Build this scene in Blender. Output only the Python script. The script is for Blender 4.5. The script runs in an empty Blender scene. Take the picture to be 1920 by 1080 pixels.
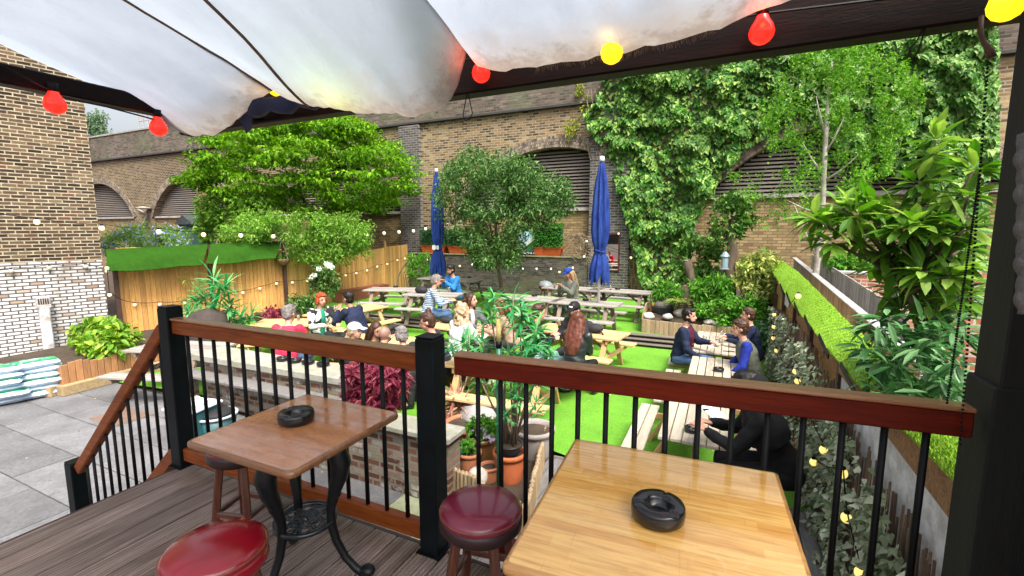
import bpy, math, random
import numpy as np
from mathutils import Vector, Matrix, noise as mnoise
R=math.radians; random.seed(7); rng=np.random.default_rng(11)
scene=bpy.context.scene; COL=scene.collection
# ------------------------------------------------------------------ camera geometry of the place
FPX=866.0; PITCH=math.atan(110/866.); YAW=R(25.2); CAM=Vector((0,0,1.62))
FWD=Vector((-math.sin(YAW),math.cos(YAW),0)); RGT=Vector((math.cos(YAW),math.sin(YAW),0)); UPV=Vector((0,0,1))
def ray(u,v):
    x=(u-960)/FPX; y=(540-v)/FPX
    return x*RGT+(math.cos(PITCH)+y*math.sin(PITCH))*FWD+(-math.sin(PITCH)+y*math.cos(PITCH))*UPV
def at_z(u,v,z): d=ray(u,v); return CAM+d*((z-CAM.z)/d.z)
def at_y(u,v,Y): d=ray(u,v); return CAM+d*(Y/d.y)
def at_x(u,v,X): d=ray(u,v); return CAM+d*(X/d.x)
LAWN=-1.42; UPPER=-1.15
# ------------------------------------------------------------------ mesh builder
class MB:
    def __init__(s): s.v=[]; s.f=[]; s.m=[]; s.mi=0
    def add(s,vs,fs):
        o=len(s.v); s.v.extend(Vector(p) for p in vs)
        for f in fs: s.f.append(tuple(o+i for i in f)); s.m.append(s.mi)
    def box(s,c,size,rz=0,rot=None,bev=0):
        c=Vector(c); hx,hy,hz=size[0]/2,size[1]/2,size[2]/2
        M=rot if rot is not None else Matrix.Rotation(rz,3,'Z')
        if bev<=0:
            vs=[c+M@Vector((x*hx,y*hy,z*hz)) for z in(-1,1) for y in(-1,1) for x in(-1,1)]
            s.add(vs,[(0,2,3,1),(4,5,7,6),(0,1,5,4),(2,6,7,3),(0,4,6,2),(1,3,7,5)]); return
        b=min(bev,hx*.9,hy*.9,hz*.9); idx={}; vs=[]
        for sx in(-1,1):
            for sy in(-1,1):
                for sz in(-1,1):
                    for a in range(3):
                        p=[sx*(hx-b),sy*(hy-b),sz*(hz-b)]; p[a]=(sx*hx,sy*hy,sz*hz)[a]
                        idx[(sx,sy,sz,a)]=len(vs); vs.append(c+M@Vector(p))
        fs=[]
        def q(*k): fs.append(tuple(idx[i] for i in k))
        for a in range(3):
            b1,b2=[i for i in range(3) if i!=a]
            for sg in(-1,1):
                ring=[]
                for (p,r) in((-1,-1),(1,-1),(1,1),(-1,1)):
                    k=[0,0,0];k[a]=sg;k[b1]=p;k[b2]=r;ring.append((*k,a))
                flip=(sg>0)!=(a==1)
                q(*(ring if flip else ring[::-1]))
        for a in range(3):
            b1,b2=[i for i in range(3) if i!=a]
            for p in(-1,1):
                for r in(-1,1):
                    k0=[0,0,0];k1=[0,0,0];k0[a]=-1;k1[a]=1
                    for k in(k0,k1): k[b1]=p;k[b2]=r
                    f=[(*k0,b1),(*k1,b1),(*k1,b2),(*k0,b2)]
                    q(*(f if (p*r>0)!=(a==1) else f[::-1]))
        for sx in(-1,1):
            for sy in(-1,1):
                for sz in(-1,1):
                    f=[(sx,sy,sz,0),(sx,sy,sz,1),(sx,sy,sz,2)]
                    q(*(f if sx*sy*sz>0 else f[::-1]))
        s.add(vs,fs)
    def bar(s,p,q,w,h,up=(0,0,1),bev=0):
        p,q=Vector(p),Vector(q); d=q-p; L=d.length; x=d/L; u=Vector(up)
        y=u.cross(x)
        if y.length<1e-4: y=Vector((0,1,0)).cross(x)
        y.normalize(); z=x.cross(y)
        s.box((p+q)/2,(L,w,h),rot=Matrix((x,y,z)).transposed(),bev=bev)
    def tube(s,pts,r,n=8,cap=True):
        pts=[Vector(p) for p in pts]; N=len(pts)
        rs=r if isinstance(r,(list,tuple)) else [r]*N
        t0=(pts[1]-pts[0]).normalized(); u=t0.orthogonal().normalized(); o=len(s.v)
        for i in range(N):
            t=(pts[min(i+1,N-1)]-pts[max(i-1,0)])
            t=t.normalized() if t.length>1e-9 else t0
            u=(u-t*u.dot(t)); u=u.normalized() if u.length>1e-6 else t.orthogonal().normalized()
            w=t.cross(u)
            for k in range(n):
                a=2*math.pi*k/n; s.v.append(pts[i]+(u*math.cos(a)+w*math.sin(a))*rs[i])
        for i in range(N-1):
            for k in range(n):
                k2=(k+1)%n; s.f.append((o+i*n+k,o+i*n+k2,o+(i+1)*n+k2,o+(i+1)*n+k)); s.m.append(s.mi)
        if cap:
            s.f.append(tuple(o+k for k in range(n))[::-1]); s.m.append(s.mi)
            s.f.append(tuple(o+(N-1)*n+k for k in range(n))); s.m.append(s.mi)
    def lathe(s,c,prof,n=20,axis=(0,0,1),close=False):
        c=Vector(c); ax=Vector(axis).normalized(); u=ax.orthogonal().normalized() if abs(ax.z)<.999 else Vector((1,0,0)); w=ax.cross(u)
        o=len(s.v); N=len(prof)
        for (r,z) in prof:
            for k in range(n):
                a=2*math.pi*k/n; s.v.append(c+ax*z+(u*math.cos(a)+w*math.sin(a))*max(r,1e-4))
        for i in range(N-1):
            for k in range(n):
                k2=(k+1)%n; s.f.append((o+i*n+k,o+i*n+k2,o+(i+1)*n+k2,o+(i+1)*n+k)); s.m.append(s.mi)
        if close:
            s.f.append(tuple(o+k for k in range(n))[::-1]); s.m.append(s.mi)
            s.f.append(tuple(o+(N-1)*n+k for k in range(n))); s.m.append(s.mi)
    def ball(s,c,r,n=12,m=8,sc=(1,1,1),rot=None):
        c=Vector(c); o=len(s.v)
        for i in range(m+1):
            th=math.pi*i/m
            for k in range(n):
                a=2*math.pi*k/n
                p=Vector((math.sin(th)*math.cos(a)*r*sc[0],math.sin(th)*math.sin(a)*r*sc[1],math.cos(th)*r*sc[2]))
                s.v.append(c+(rot@p if rot is not None else p))
        for i in range(m):
            for k in range(n):
                k2=(k+1)%n; s.f.append((o+i*n+k,o+(i+1)*n+k,o+(i+1)*n+k2,o+i*n+k2)); s.m.append(s.mi)
    def grid(s,P):
        o=len(s.v); a=len(P); b=len(P[0])
        for row in P: s.v.extend(Vector(p) for p in row)
        for i in range(a-1):
            for j in range(b-1):
                s.f.append((o+i*b+j,o+i*b+j+1,o+(i+1)*b+j+1,o+(i+1)*b+j)); s.m.append(s.mi)
    def build(s,name,mat,parent=None,smooth=False,mods=None):
        me=bpy.data.meshes.new(name); W=WM.get(parent.name) if parent else None
        vs=s.v
        if W is not None: I=W.inverted(); vs=[I@p for p in vs]
        me.from_pydata(vs,[],s.f)
        mats=mat if isinstance(mat,(list,tuple)) else [mat]
        for m_ in mats: me.materials.append(m_)
        if len(mats)>1: me.polygons.foreach_set('material_index',s.m)
        if smooth: me.polygons.foreach_set('use_smooth',[True]*len(me.polygons))
        me.update()
        return link(name,me,parent)
WM={}
def link(name,me,parent=None):
    o=bpy.data.objects.new(name,me); COL.objects.link(o)
    if parent: o.parent=parent; WM[o.name]=WM[parent.name]
    else: WM[o.name]=Matrix.Identity(4)
    return o
def thing(name,label,cat,loc=(0,0,0),rz=0,group=None):
    o=bpy.data.objects.new(name,None); COL.objects.link(o); o.empty_display_size=.1
    o.location=loc; o.rotation_euler=(0,0,rz)
    WM[o.name]=Matrix.Translation(Vector(loc))@Matrix.Rotation(rz,4,'Z')
    tag(o,label,cat,group); return o
def tag(o,label=None,cat=None,group=None,kind=None):
    if label: o['label']=label
    if cat: o['category']=cat
    if group: o['group']=group
    if kind: o['kind']=kind
    return o
def single(name,mb,mat,label,cat,group=None,smooth=False,loc=None):
    """a thing that is one mesh; its origin goes to loc (its base)"""
    if loc is None:
        xs=[p.x for p in mb.v]; ys=[p.y for p in mb.v]; zs=[p.z for p in mb.v]
        loc=Vector(((min(xs)+max(xs))/2,(min(ys)+max(ys))/2,min(zs)))
    loc=Vector(loc); mb.v=[p-loc for p in mb.v]
    o=mb.build(name,mat,None,smooth); o.location=loc; tag(o,label,cat,group); return o
def dup(root,loc,rz,label=None,group=None,swap=None):
    def cp(o,par):
        c=o.copy(); COL.objects.link(c)
        if par: c.parent=par
        if swap and c.type=='MESH':
            for a,b in swap.items():
                if c.data.materials and c.data.materials[0]==a:
                    c.data=VAR.setdefault((c.data.name,b.name),None) or mkvar(c.data,b)
        for ch in list(o.children): cp(ch,c)
        return c
    r=cp(root,None); r.location=loc; r.rotation_euler=(0,0,rz)
    if label: r['label']=label
    if group: r['group']=group
    return r
VAR={}
def mkvar(me,mat):
    m=me.copy(); m.materials.clear(); m.materials.append(mat); VAR[(me.name,mat.name)]=m; return m
def struct(name,mb,mat,smooth=False):
    o=mb.build(name,mat,None,smooth); o['kind']='structure'; return o
def nz(x,y=0,z=0): return mnoise.noise(Vector((x,y,z)))
# ------------------------------------------------------------------ materials
def nm(name):
    m=bpy.data.materials.new(name); m.use_nodes=True; nt=m.node_tree
    return m,nt,nt.nodes['Principled BSDF'],nt.nodes,nt.links
def rgba(c): return (c[0],c[1],c[2],1)
def mixc(nt,f,a,b,blend='MIX'):
    n=nt.nodes.new('ShaderNodeMix'); n.data_type='RGBA'; n.blend_type=blend
    for sck,val in((n.inputs[0],f),(n.inputs[6],a),(n.inputs[7],b)):
        if hasattr(val,'is_output'): nt.links.new(val,sck)
        elif isinstance(val,(int,float)): sck.default_value=val
        else: sck.default_value=rgba(val)
    return n.outputs[2]
def mth(nt,op,a,b=0,c=0):
    n=nt.nodes.new('ShaderNodeMath'); n.operation=op
    for i,val in enumerate((a,b,c)):
        if hasattr(val,'is_output'): nt.links.new(val,n.inputs[i])
        else: n.inputs[i].default_value=val
    return n.outputs[0]
def coord(nt,scale=(1,1,1),rot=(0,0,0),kind='Object'):
    t=nt.nodes.new('ShaderNodeTexCoord'); mp=nt.nodes.new('ShaderNodeMapping')
    mp.inputs['Scale'].default_value=scale; mp.inputs['Rotation'].default_value=rot
    nt.links.new(t.outputs[kind],mp.inputs[0]); return mp.outputs[0]
def noise(nt,vec,scale,detail=4,rough=.6,out=0):
    n=nt.nodes.new('ShaderNodeTexNoise'); n.inputs['Scale'].default_value=scale; n.inputs['Detail'].default_value=detail; n.inputs['Roughness'].default_value=rough
    if vec is not None: nt.links.new(vec,n.inputs['Vector'])
    return n.outputs[out]
def ramp(nt,f,stops,interp='LINEAR'):
    n=nt.nodes.new('ShaderNodeValToRGB'); cr=n.color_ramp; cr.interpolation=interp
    while len(cr.elements)<len(stops): cr.elements.new(.5)
    for e,(p,c) in zip(cr.elements,stops): e.position=p; e.color=rgba(c) if not isinstance(c,(int,float)) else (c,c,c,1)
    nt.links.new(f,n.inputs[0]); return n.outputs[0]
def bump(nt,b,h,strength=.3,dist=.02):
    n=nt.nodes.new('ShaderNodeBump'); n.inputs['Strength'].default_value=strength; n.inputs['Distance'].default_value=dist
    nt.links.new(h,n.inputs['Height']); nt.links.new(n.outputs[0],b.inputs['Normal'])
def island(nt): return nt.nodes.new('ShaderNodeNewGeometry').outputs['Random Per Island']
def PM(name,c1,c2=None,rough=.6,scale=6,stretch=(1,1,1),bmp=0,isl=0,coat=0,metal=0,lo=.35,hi=.65,fine=None,spec=.5):
    m,nt,b,N,L=nm(name); c2=c2 or tuple(x*.75 for x in c1); v=coord(nt,stretch)
    f=ramp(nt,noise(nt,v,scale,5,.65),[(lo,0.),(hi,1.)])
    col=mixc(nt,f,c1,c2)
    if fine:
        f2=ramp(nt,noise(nt,v,fine[1],3,.7),[(.4,0.),(.62,1.)]); col=mixc(nt,mth(nt,'MULTIPLY',f2,fine[2]),col,fine[0])
    if isl:
        k=mth(nt,'MULTIPLY_ADD',island(nt),2*isl,1-isl); col=mixc(nt,1.,col,k,'MULTIPLY') if False else col
        hs=N.new('ShaderNodeHueSaturation'); L.new(col,hs.inputs['Color']); L.new(k,hs.inputs['Value']); col=hs.outputs[0]
    L.new(col,b.inputs['Base Color']); b.inputs['Roughness'].default_value=rough; b.inputs['Metallic'].default_value=metal
    b.inputs['Specular IOR Level'].default_value=spec
    if coat: b.inputs['Coat Weight'].default_value=coat; b.inputs['Coat Roughness'].default_value=.12
    if bmp: bump(nt,b,noise(nt,v,scale*4,4,.7),bmp,.01)
    return m
def LEAF(name,c1,c2,c3,rough=.38,trans=.35,spec=.5):
    rough+=.08; spec*=.5
    m,nt,b,N,L=nm(name)
    col=ramp(nt,island(nt),[(0.,c1),(.55,c2),(1.,c3)])
    big=noise(nt,coord(nt),1.3,2,.5); k=mth(nt,'MULTIPLY_ADD',big,1.3,.33)
    hs=N.new('ShaderNodeHueSaturation'); L.new(col,hs.inputs['Color']); L.new(k,hs.inputs['Value']); col=hs.outputs[0]
    L.new(col,b.inputs['Base Color']); b.inputs['Roughness'].default_value=rough; b.inputs['Specular IOR Level'].default_value=spec
    t=N.new('ShaderNodeBsdfTranslucent'); tc=N.new('ShaderNodeHueSaturation'); tc.inputs['Value'].default_value=1.5; tc.inputs['Saturation'].default_value=1.1
    L.new(col,tc.inputs['Color']); L.new(tc.outputs[0],t.inputs[0])
    mx=N.new('ShaderNodeMixShader'); mx.inputs[0].default_value=trans
    L.new(b.outputs[0],mx.inputs[1]); L.new(t.outputs[0],mx.inputs[2]); L.new(mx.outputs[0],N['Material Output'].inputs[0])
    return m
def BRICK(name,stops,mortar,bw=.235,bh=.078,ms=.012,axis='x',rough=.85,stain=None,patch=None,bumpk=.5,mortar2=None,xs=None):
    m,nt,b,N,L=nm(name); t=N.new('ShaderNodeTexCoord'); sp=N.new('ShaderNodeSeparateXYZ'); L.new(t.outputs['Object'],sp.inputs[0])
    cb=N.new('ShaderNodeCombineXYZ'); L.new(sp.outputs[0 if axis=='x' else 1],cb.inputs[0]); L.new(sp.outputs[2],cb.inputs[1])
    wob=noise(nt,t.outputs['Object'],3.,2,.5,1)
    vm=N.new('ShaderNodeVectorMath'); vm.operation='MULTIPLY_ADD'; L.new(wob,vm.inputs[0]); vm.inputs[1].default_value=(.012,.012,0); L.new(cb.outputs[0],vm.inputs[2])
    br=N.new('ShaderNodeTexBrick'); br.offset=.5; br.inputs['Color1'].default_value=(0,0,0,1); br.inputs['Color2'].default_value=(1,1,1,1); br.inputs['Mortar'].default_value=(.5,.5,.5,1)
    br.inputs['Scale'].default_value=1; br.inputs['Mortar Size'].default_value=ms; br.inputs['Mortar Smooth'].default_value=.15; br.inputs['Brick Width'].default_value=bw; br.inputs['Row Height'].default_value=bh
    L.new(vm.outputs[0],br.inputs['Vector'])
    col=ramp(nt,br.outputs['Color'],stops)
    fn=noise(nt,t.outputs['Object'],28,4,.7); col=mixc(nt,mth(nt,'MULTIPLY',ramp(nt,fn,[(.4,0.),(.7,1.)]),.35),col,tuple(x*.55 for x in stops[0][1]))
    if patch:   # (colour, scale, lo, hi, amount): large stains of the wall itself
        for (pc,ps,lo,hi,am) in patch:
            f=ramp(nt,noise(nt,t.outputs['Object'],ps,4,.6),[(lo,0.),(hi,1.)]); col=mixc(nt,mth(nt,'MULTIPLY',f,am),col,pc,'MULTIPLY' if max(pc)>.6 else 'MIX')
    if xs:
        mr_=N.new('ShaderNodeMapRange'); mr_.inputs[1].default_value=xs[0]; mr_.inputs[2].default_value=xs[1]; L.new(mth(nt,'ADD',sp.outputs[0],mth(nt,'MULTIPLY',noise(nt,t.outputs['Object'],.5,3,.6),5.)),mr_.inputs[0])
        col=mixc(nt,mth(nt,'MULTIPLY',mr_.outputs[0],xs[3]),col,xs[2],'MULTIPLY')
    mc=mixc(nt,ramp(nt,noise(nt,t.outputs['Object'],6,3,.6),[(.4,0.),(.65,1.)]),mortar,mortar2 or tuple(x*.7 for x in mortar))
    col=mixc(nt,br.outputs['Fac'],col,mc)
    L.new(col,b.inputs['Base Color']); b.inputs['Roughness'].default_value=rough; b.inputs['Specular IOR Level'].default_value=.2
    h=mth(nt,'ADD',mth(nt,'MULTIPLY',br.outputs['Fac'],-1.),mth(nt,'MULTIPLY',fn,.5)); bump(nt,b,h,bumpk,.012)
    return m
def EMIT(name,c,st,c2=None):
    m,nt,b,N,L=nm(name); b.inputs['Base Color'].default_value=rgba(c); b.inputs['Roughness'].default_value=.25
    b.inputs['Emission Color'].default_value=rgba(c2 or c); b.inputs['Emission Strength'].default_value=st; return m
def PLANK(name,c1,c2,pw,along='y',rough=.55,gap=.0,groove=0,var=.25,c3=None,scale=1.2,coat=0,spec=.5):
    """wood whose grain runs along one axis of the object"""
    st={'x':(1,12,12),'y':(12,1,12),'z':(12,12,1)}[along]
    m,nt,b,N,L=nm(name); v=coord(nt,st)
    g=noise(nt,v,scale*1.6,6,.65); col=mixc(nt,ramp(nt,g,[(.33,0.),(.66,1.)]),c1,c2)
    g2=noise(nt,v,scale*6,3,.6); col=mixc(nt,mth(nt,'MULTIPLY',ramp(nt,g2,[(.45,0.),(.7,1.)]),.45),col,c3 or tuple(x*.45 for x in c2))
    k=mth(nt,'MULTIPLY_ADD',island(nt),2*var,1-var)
    hs=N.new('ShaderNodeHueSaturation'); L.new(col,hs.inputs['Color']); L.new(k,hs.inputs['Value'])
    L.new(hs.outputs[0],b.inputs['Base Color']); b.inputs['Roughness'].default_value=rough
    b.inputs['Specular IOR Level'].default_value=spec
    if coat: b.inputs['Coat Weight'].default_value=coat; b.inputs['Coat Roughness'].default_value=.1
    bump(nt,b,g2,.25,.006); return m
# ------------------------------------------------------------------ material set
m_soil=PM('soil',(.07,.045,.028),(.03,.02,.013),.95,5,bmp=.6)
m_turf=PM('artificial_turf',(.10,.285,.018),(.052,.165,.012),.9,1.1,bmp=.7,fine=((.165,.37,.05),75,.85),spec=.1)
m_turfedge=PM('turf_matting',(.25,.45,.035),(.17,.34,.020),.9,2.2,(1,.5,1),bmp=.8,fine=((.30,.46,.06),45,.7),spec=.15)
m_turfdark=PM('turf_awning',(.024,.078,.007),(.015,.047,.005),.9,3,(1,1,1),bmp=.8,fine=((.028,.095,.010),50,.7),spec=.05)
m_sleeper=PLANK('sleeper_wood',(.20,.17,.14),(.12,.10,.085),.2,'x',.85,var=.25); m_riser=PLANK('shaded_riser',(.055,.042,.033),(.03,.023,.018),.2,'x',.9,var=.2)  # riser wood darkened to carry the shade below the lit treads
m_greyboard=PLANK('weathered_board',(.24,.23,.225),(.15,.14,.135),.14,'y',.8,var=.25)
m_conc=PM('concrete_cap',(.36,.35,.31),(.25,.24,.21),.9,8,bmp=.4,fine=((.20,.21,.13),3,.55))
m_floorc=PM('mossy_concrete',(.30,.32,.22),(.18,.21,.10),.95,5,bmp=.5)
m_slat=PM('louvre_slat',(.18,.15,.13),(.115,.095,.08),.75,4,(1,1,14))
m_dark=PM('dark_void',(.015,.013,.012),(.01,.01,.01),.9)
m_sill=PM('sill_stone',(.38,.36,.33),(.24,.22,.2),.85,3)
YEL=[(0,(.08,.06,.045)),(.25,(.26,.175,.088)),(.55,(.42,.295,.135)),(.8,(.52,.39,.21)),(1,(.13,.10,.08))]
GRY=[(0,(.07,.055,.05)),(.4,(.16,.12,.105)),(.75,(.24,.18,.155)),(1,(.12,.09,.085))]
m_vwall=BRICK('stock_brick',YEL,(.33,.285,.21),.30,.105,.017,patch=[((.62,.55,.52),.16,.42,.58,.9),((.75,.62,.5),.7,.5,.7,.8)],xs=(-3.,-19.,(.42,.39,.40),.88))
m_vpar=BRICK('mossy_parapet_brick',GRY,(.13,.125,.10),.30,.105,.017,patch=[((.70,.68,.60),.3,.4,.6,.9),((.12,.15,.07),.5,.47,.62,.5),((.32,.32,.28),1.6,.60,.75,.45)])
m_infill=BRICK('infill_brick',[(0,(.17,.11,.055)),(.4,(.29,.205,.10)),(.8,(.37,.27,.14)),(1,(.23,.165,.09))],(.17,.125,.07),.30,.105,.014)
m_pier=BRICK('blue_grey_brick',[(0,(.045,.042,.045)),(.4,(.085,.08,.085)),(.8,(.14,.125,.12)),(1,(.06,.055,.06))],(.24,.22,.19),.30,.105,.015,patch=[((.26,.23,.19),1.2,.62,.75,.4)])
m_potwall=BRICK('old_wall_brick',[(0,(.03,.028,.03)),(.4,(.07,.06,.06)),(.8,(.15,.12,.10)),(1,(.05,.045,.045))],(.11,.10,.085),.235,.082,.014,patch=[((.12,.12,.045),1.,.50,.66,.6),((.30,.29,.26),2.2,.62,.72,.5)])
m_voussoir=PM('arch_brick',(.27,.215,.16),(.13,.105,.085),.85,2,isl=.55,bmp=.2)
m_mortar=PM('arch_mortar',(.20,.175,.14),(.14,.12,.10),.95,8)
m_bbrick=BRICK('yellow_pointed_brick',[(0,(.028,.02,.015)),(.3,(.068,.043,.03)),(.6,(.12,.075,.047)),(.8,(.20,.14,.085)),(.93,(.075,.06,.045)),(1,(.19,.07,.04))],(.42,.37,.265),.25,.084,.0125,mortar2=(.22,.185,.125),patch=[((.62,.55,.5),.35,.42,.6,.8)],bumpk=.25)
m_bwhite=BRICK('whitewashed_brick',[(0,(.55,.56,.57)),(.45,(.66,.67,.69)),(.86,(.60,.61,.63)),(.93,(.30,.19,.12)),(1,(.45,.36,.28))],(.125,.105,.09),.25,.084,.0165,patch=[((.30,.20,.12),1.0,.56,.66,.7),((.72,.70,.68),.5,.45,.6,.9)],bumpk=.6)
m_lowwall=BRICK('garden_wall_brick',[(0,(.07,.032,.022)),(.3,(.17,.075,.048)),(.6,(.23,.12,.08)),(.8,(.32,.29,.26)),(1,(.19,.16,.07))],(.24,.22,.17),.22,.085,.015,patch=[((.16,.18,.07),2.,.58,.7,.5),((.55,.53,.50),2.6,.55,.66,.75)],bumpk=.9)
m_redwall=BRICK('red_brick',[(0,(.22,.07,.04)),(.5,(.34,.12,.07)),(1,(.42,.19,.12))],(.42,.36,.30),.235,.082,.012)
m_fence=PLANK('fence_boards',(.72,.39,.12),(.52,.25,.068),.12,'z',.7,var=.22,c3=(.26,.12,.03))
m_fencefar=PLANK('fence_boards_far',(.62,.36,.12),(.44,.24,.075),.12,'z',.7,var=.25,c3=(.28,.14,.05))
m_brown=PM('brown_painted_wood',(.065,.03,.02),(.035,.017,.012),.6,5,bmp=.2)
m_black=PM('black_paint',(.005,.005,.006),(.003,.003,.0035),.5,8,bmp=.15,spec=.18)
m_greyfence=PLANK('grey_fence_wood',(.48,.45,.41),(.30,.28,.255),.12,'z',.85,var=.25)
m_lead=PM('lead_capping',(.40,.42,.43),(.25,.25,.24),.55,3)
# ------------------------------------------------------------------ ground
g=MB(); g.grid([[(-150,-60,-1.5),(-150,140,-1.5)],[(90,-60,-1.5),(90,140,-1.5)]][::-1]); struct('ground',g,m_soil)
def sheet(name,poly,z,mat):
    b=MB(); b.add([(x,y,z) for x,y in poly],[tuple(range(len(poly)))]); return struct(name,b,mat)
EDGE=[(-13.95,11.25),(-7.,11.35),(-4.5,11.75),(-2.4,12.0),(1.0,12.05)]      # front of the raised terrace
sheet('lawn',[(-10.9,4.72),(-2.25,5.75),(-1.75,5.62),(1.02,5.42),(1.02,12.3),(-2.3,12.3),(-7,11.7),(-14.2,11.6),(-14.6,8.6)],LAWN+.012,m_turf)
b=MB(); n=len(EDGE)
top=[(x,y+.34,UPPER) for x,y in EDGE]+[(1.0,18.6,UPPER),(-14.0,18.6,UPPER)]
b.add(top,[tuple(range(len(top)))]); struct('terrace_lawn',b,m_turf)
# sleeper steps, three courses
for k in range(3):
    b=MB()
    for (x0,y0),(x1,y1) in zip(EDGE[:-1],EDGE[1:]):
        L=math.hypot(x1-x0,y1-y0); nb=max(1,round(L/2.2))
        for i in range(nb):
            p=Vector((x0+(x1-x0)*i/nb,y0+(y1-y0)*i/nb+.12*k+.11,LAWN+.01+.09*k+.045)); q=Vector((x0+(x1-x0)*(i+1)/nb,y0+(y1-y0)*(i+1)/nb+.12*k+.11,p.z))
            d=(q-p).normalized(); dn=Vector((0,0,.029)); b.bar(p+d*.006+dn,q-d*.006+dn,.24,.03,bev=.006); b.mi=1; b.bar(p+d*.006-dn*.6+Vector((0,.03,0)),q-d*.006-dn*.6+Vector((0,.03,0)),.16,.055); b.mi=0
    struct('steps',b,[m_sleeper,m_riser])
# patio slabs
m_slab=PM('paving_slab',(.185,.185,.195),(.12,.119,.125),.85,2.5,bmp=.35,isl=.16,fine=((.10,.098,.10),24,.6),spec=.25)
b=MB(); random.seed(3)
b.box((-9.5,0,LAWN-.04),(13.,9.4,.05))
struct('patio_bed',b,PM('joint_sand',(.05,.047,.04),(.03,.028,.025),.95,9))
b=MB(); y=-4.6; row=0
rows=[]
while y<4.55:
    h=.62; x=-15.6+(row%2)*.38
    while x<-3.3:
        w=.92; 
        b.box((x+w/2,y+h/2,LAWN-.012+random.uniform(-.002,.002)),(w-.014,h-.014,.03),bev=.004); x+=w
    y+=h; row+=1
o=struct('patio',b,m_slab)
b=MB(); b.box((-2.2,3.1,LAWN-.02),(5.4,2.5,.03)); struct('path',b,m_floorc)
# manhole cover
b=MB(); c=at_z(228,782,LAWN); b.box((c.x,c.y,LAWN+.008),(.75,.55,.012),bev=.003)
single('manhole_cover',b,PM('rusty_plate',(.20,.13,.10),(.13,.085,.065),.7,9,bmp=.4),'rusty brown metal manhole cover set in the grey paving','manhole cover')
# grey boardwalk below the deck railing
bw=thing('boardwalk','low weathered grey boardwalk between the deck and the lawn','boardwalk',(0,4.,LAWN))
b=MB(); x=-2.35
while x<1.0:
    b.box((x+.07,4.05,LAWN+.05),(.135,2.75,.04),bev=.004); x+=.142
b.build('boards',m_greyboard,bw)
b=MB(); b.box((-.6,5.46,LAWN+.03),(3.2,.05,.08)); b.build('edge_board',m_sleeper,bw)
# ------------------------------------------------------------------ railway viaduct
VY=18.6; VB=-1.5; SPR=2.36; APX=4.99; HS=4.5; RR=5.16; ZC=APX-RR; STR=6.55
ARCH=[-42.9,-31.7,-19.0,-6.9,3.35]
vd=thing('railway_viaduct','tall old brick railway viaduct with louvred arches behind the beer garden','viaduct',(0,VY,VB))
def arch_z(x):
    for c in ARCH:
        if abs(x-c)<HS-1e-6: return ZC+math.sqrt(RR*RR-(x-c)**2)
    return None
b=MB(); xs=set(np.round(np.arange(-62,18.01,.5),3))
for c in ARCH: xs|={round(c+t,4) for t in np.linspace(-HS,HS,49)}
xs=sorted(xs)
for x0,x1 in zip(xs[:-1],xs[1:]):
    if x1-x0<1e-4: continue
    za=zb=None
    for c in ARCH:
        if x0>=c-HS-1e-3 and x1<=c+HS+1e-3:
            za=ZC+math.sqrt(max(0,RR*RR-(x0-c)**2)); zb=ZC+math.sqrt(max(0,RR*RR-(x1-c)**2))
    l0,l1=(VB,VB) if za is None else (za,zb)
    b.add([(x0,VY,l0),(x1,VY,l1),(x1,VY,STR),(x0,VY,STR)],[(0,1,2,3)])
    if za is not None: b.add([(x0,VY,l0),(x1,VY,l1),(x1,VY+.6,l1),(x0,VY+.6,l0)],[(3,2,1,0)])
for c in ARCH:
    for s in(-1,1):
        x=c+s*HS; f=[(0,1,2,3)] ; b.add([(x,VY,VB),(x,VY+.6,VB),(x,VY+.6,SPR),(x,VY,SPR)],f)
b.add([(-62,VY+7,VB),(18,VY+7,VB),(18,VY+7,STR),(-62,VY+7,STR)],[(3,2,1,0)])
b.build('wall',m_vwall,vd)
b=MB(); b.box((-22,VY+.15,STR+.9),(80,.46,1.62)); b.build('parapet',m_vpar,vd)
b=MB(); b.box((-22,VY+.06,STR+.045),(80,.5,.085)); b.build('string_course',PM('dark_string_brick',(.05,.045,.045),(.03,.028,.03),.9),vd)
b=MB(); b.box((-22,VY+.15,STR+1.76),(80,.56,.1)); b.build('coping',m_sill,vd)
b=MB(); b.box((-22,VY+3.7,STR+.3),(80,6.6,.2)); b.build('track_bed',m_soil,vd)
random.seed(5)
for i,c in enumerate(ARCH):
    b=MB(); bm_=MB(); a0=math.asin(HS/RR)
    for ring in range(4):
        r0=RR+.005+ring*.118; nb=int(2*a0*r0/.082)
        for k in range(nb):
            a=-a0+2*a0*(k+.5)/nb; p=Vector((c+math.sin(a)*(r0+.055),VY-.012,ZC+math.cos(a)*(r0+.055)))
            b.box(p,(.068,.05+random.uniform(0,.006),.106),rot=Matrix.Rotation(a,3,'Y'))
    b.build('arch_ring',m_voussoir,vd)
    sill=2.42 if i<4 else 2.75
    b=MB(); z=sill+.1
    while z<APX-.05:
        hw=math.sqrt(max(0,RR*RR-(z+.05-ZC)**2)); hw=min(hw,HS)-.02
        if hw>.1: b.box((c,VY+.34,z),(2*hw,.015,.085),rot=Matrix.Rotation(R(-30),3,'X'))
        z+=.135
    b.build('louvre',m_slat,vd)
    b=MB(); b.box((c,VY+.5,(sill+APX)/2),(2*HS,.02,APX-sill)); b.build('louvre_back',m_dark,vd)
    b=MB(); b.box((c,VY+.26,sill+.03),(2*HS-.02,.3,.12)); b.build('sill',m_sill,vd)
    b=MB(); b.box((c,VY+.4,(VB+sill)/2),(2*HS-.01,.3,sill-VB-.06)); b.build('infill_panel',m_infill,vd)
cx=at_y(375,380,VY).x
b=MB(); b.box((cx,VY+.30,3.2),(1.0,.3,4.2)); b.build('brick_pilaster',m_infill,vd)
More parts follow.
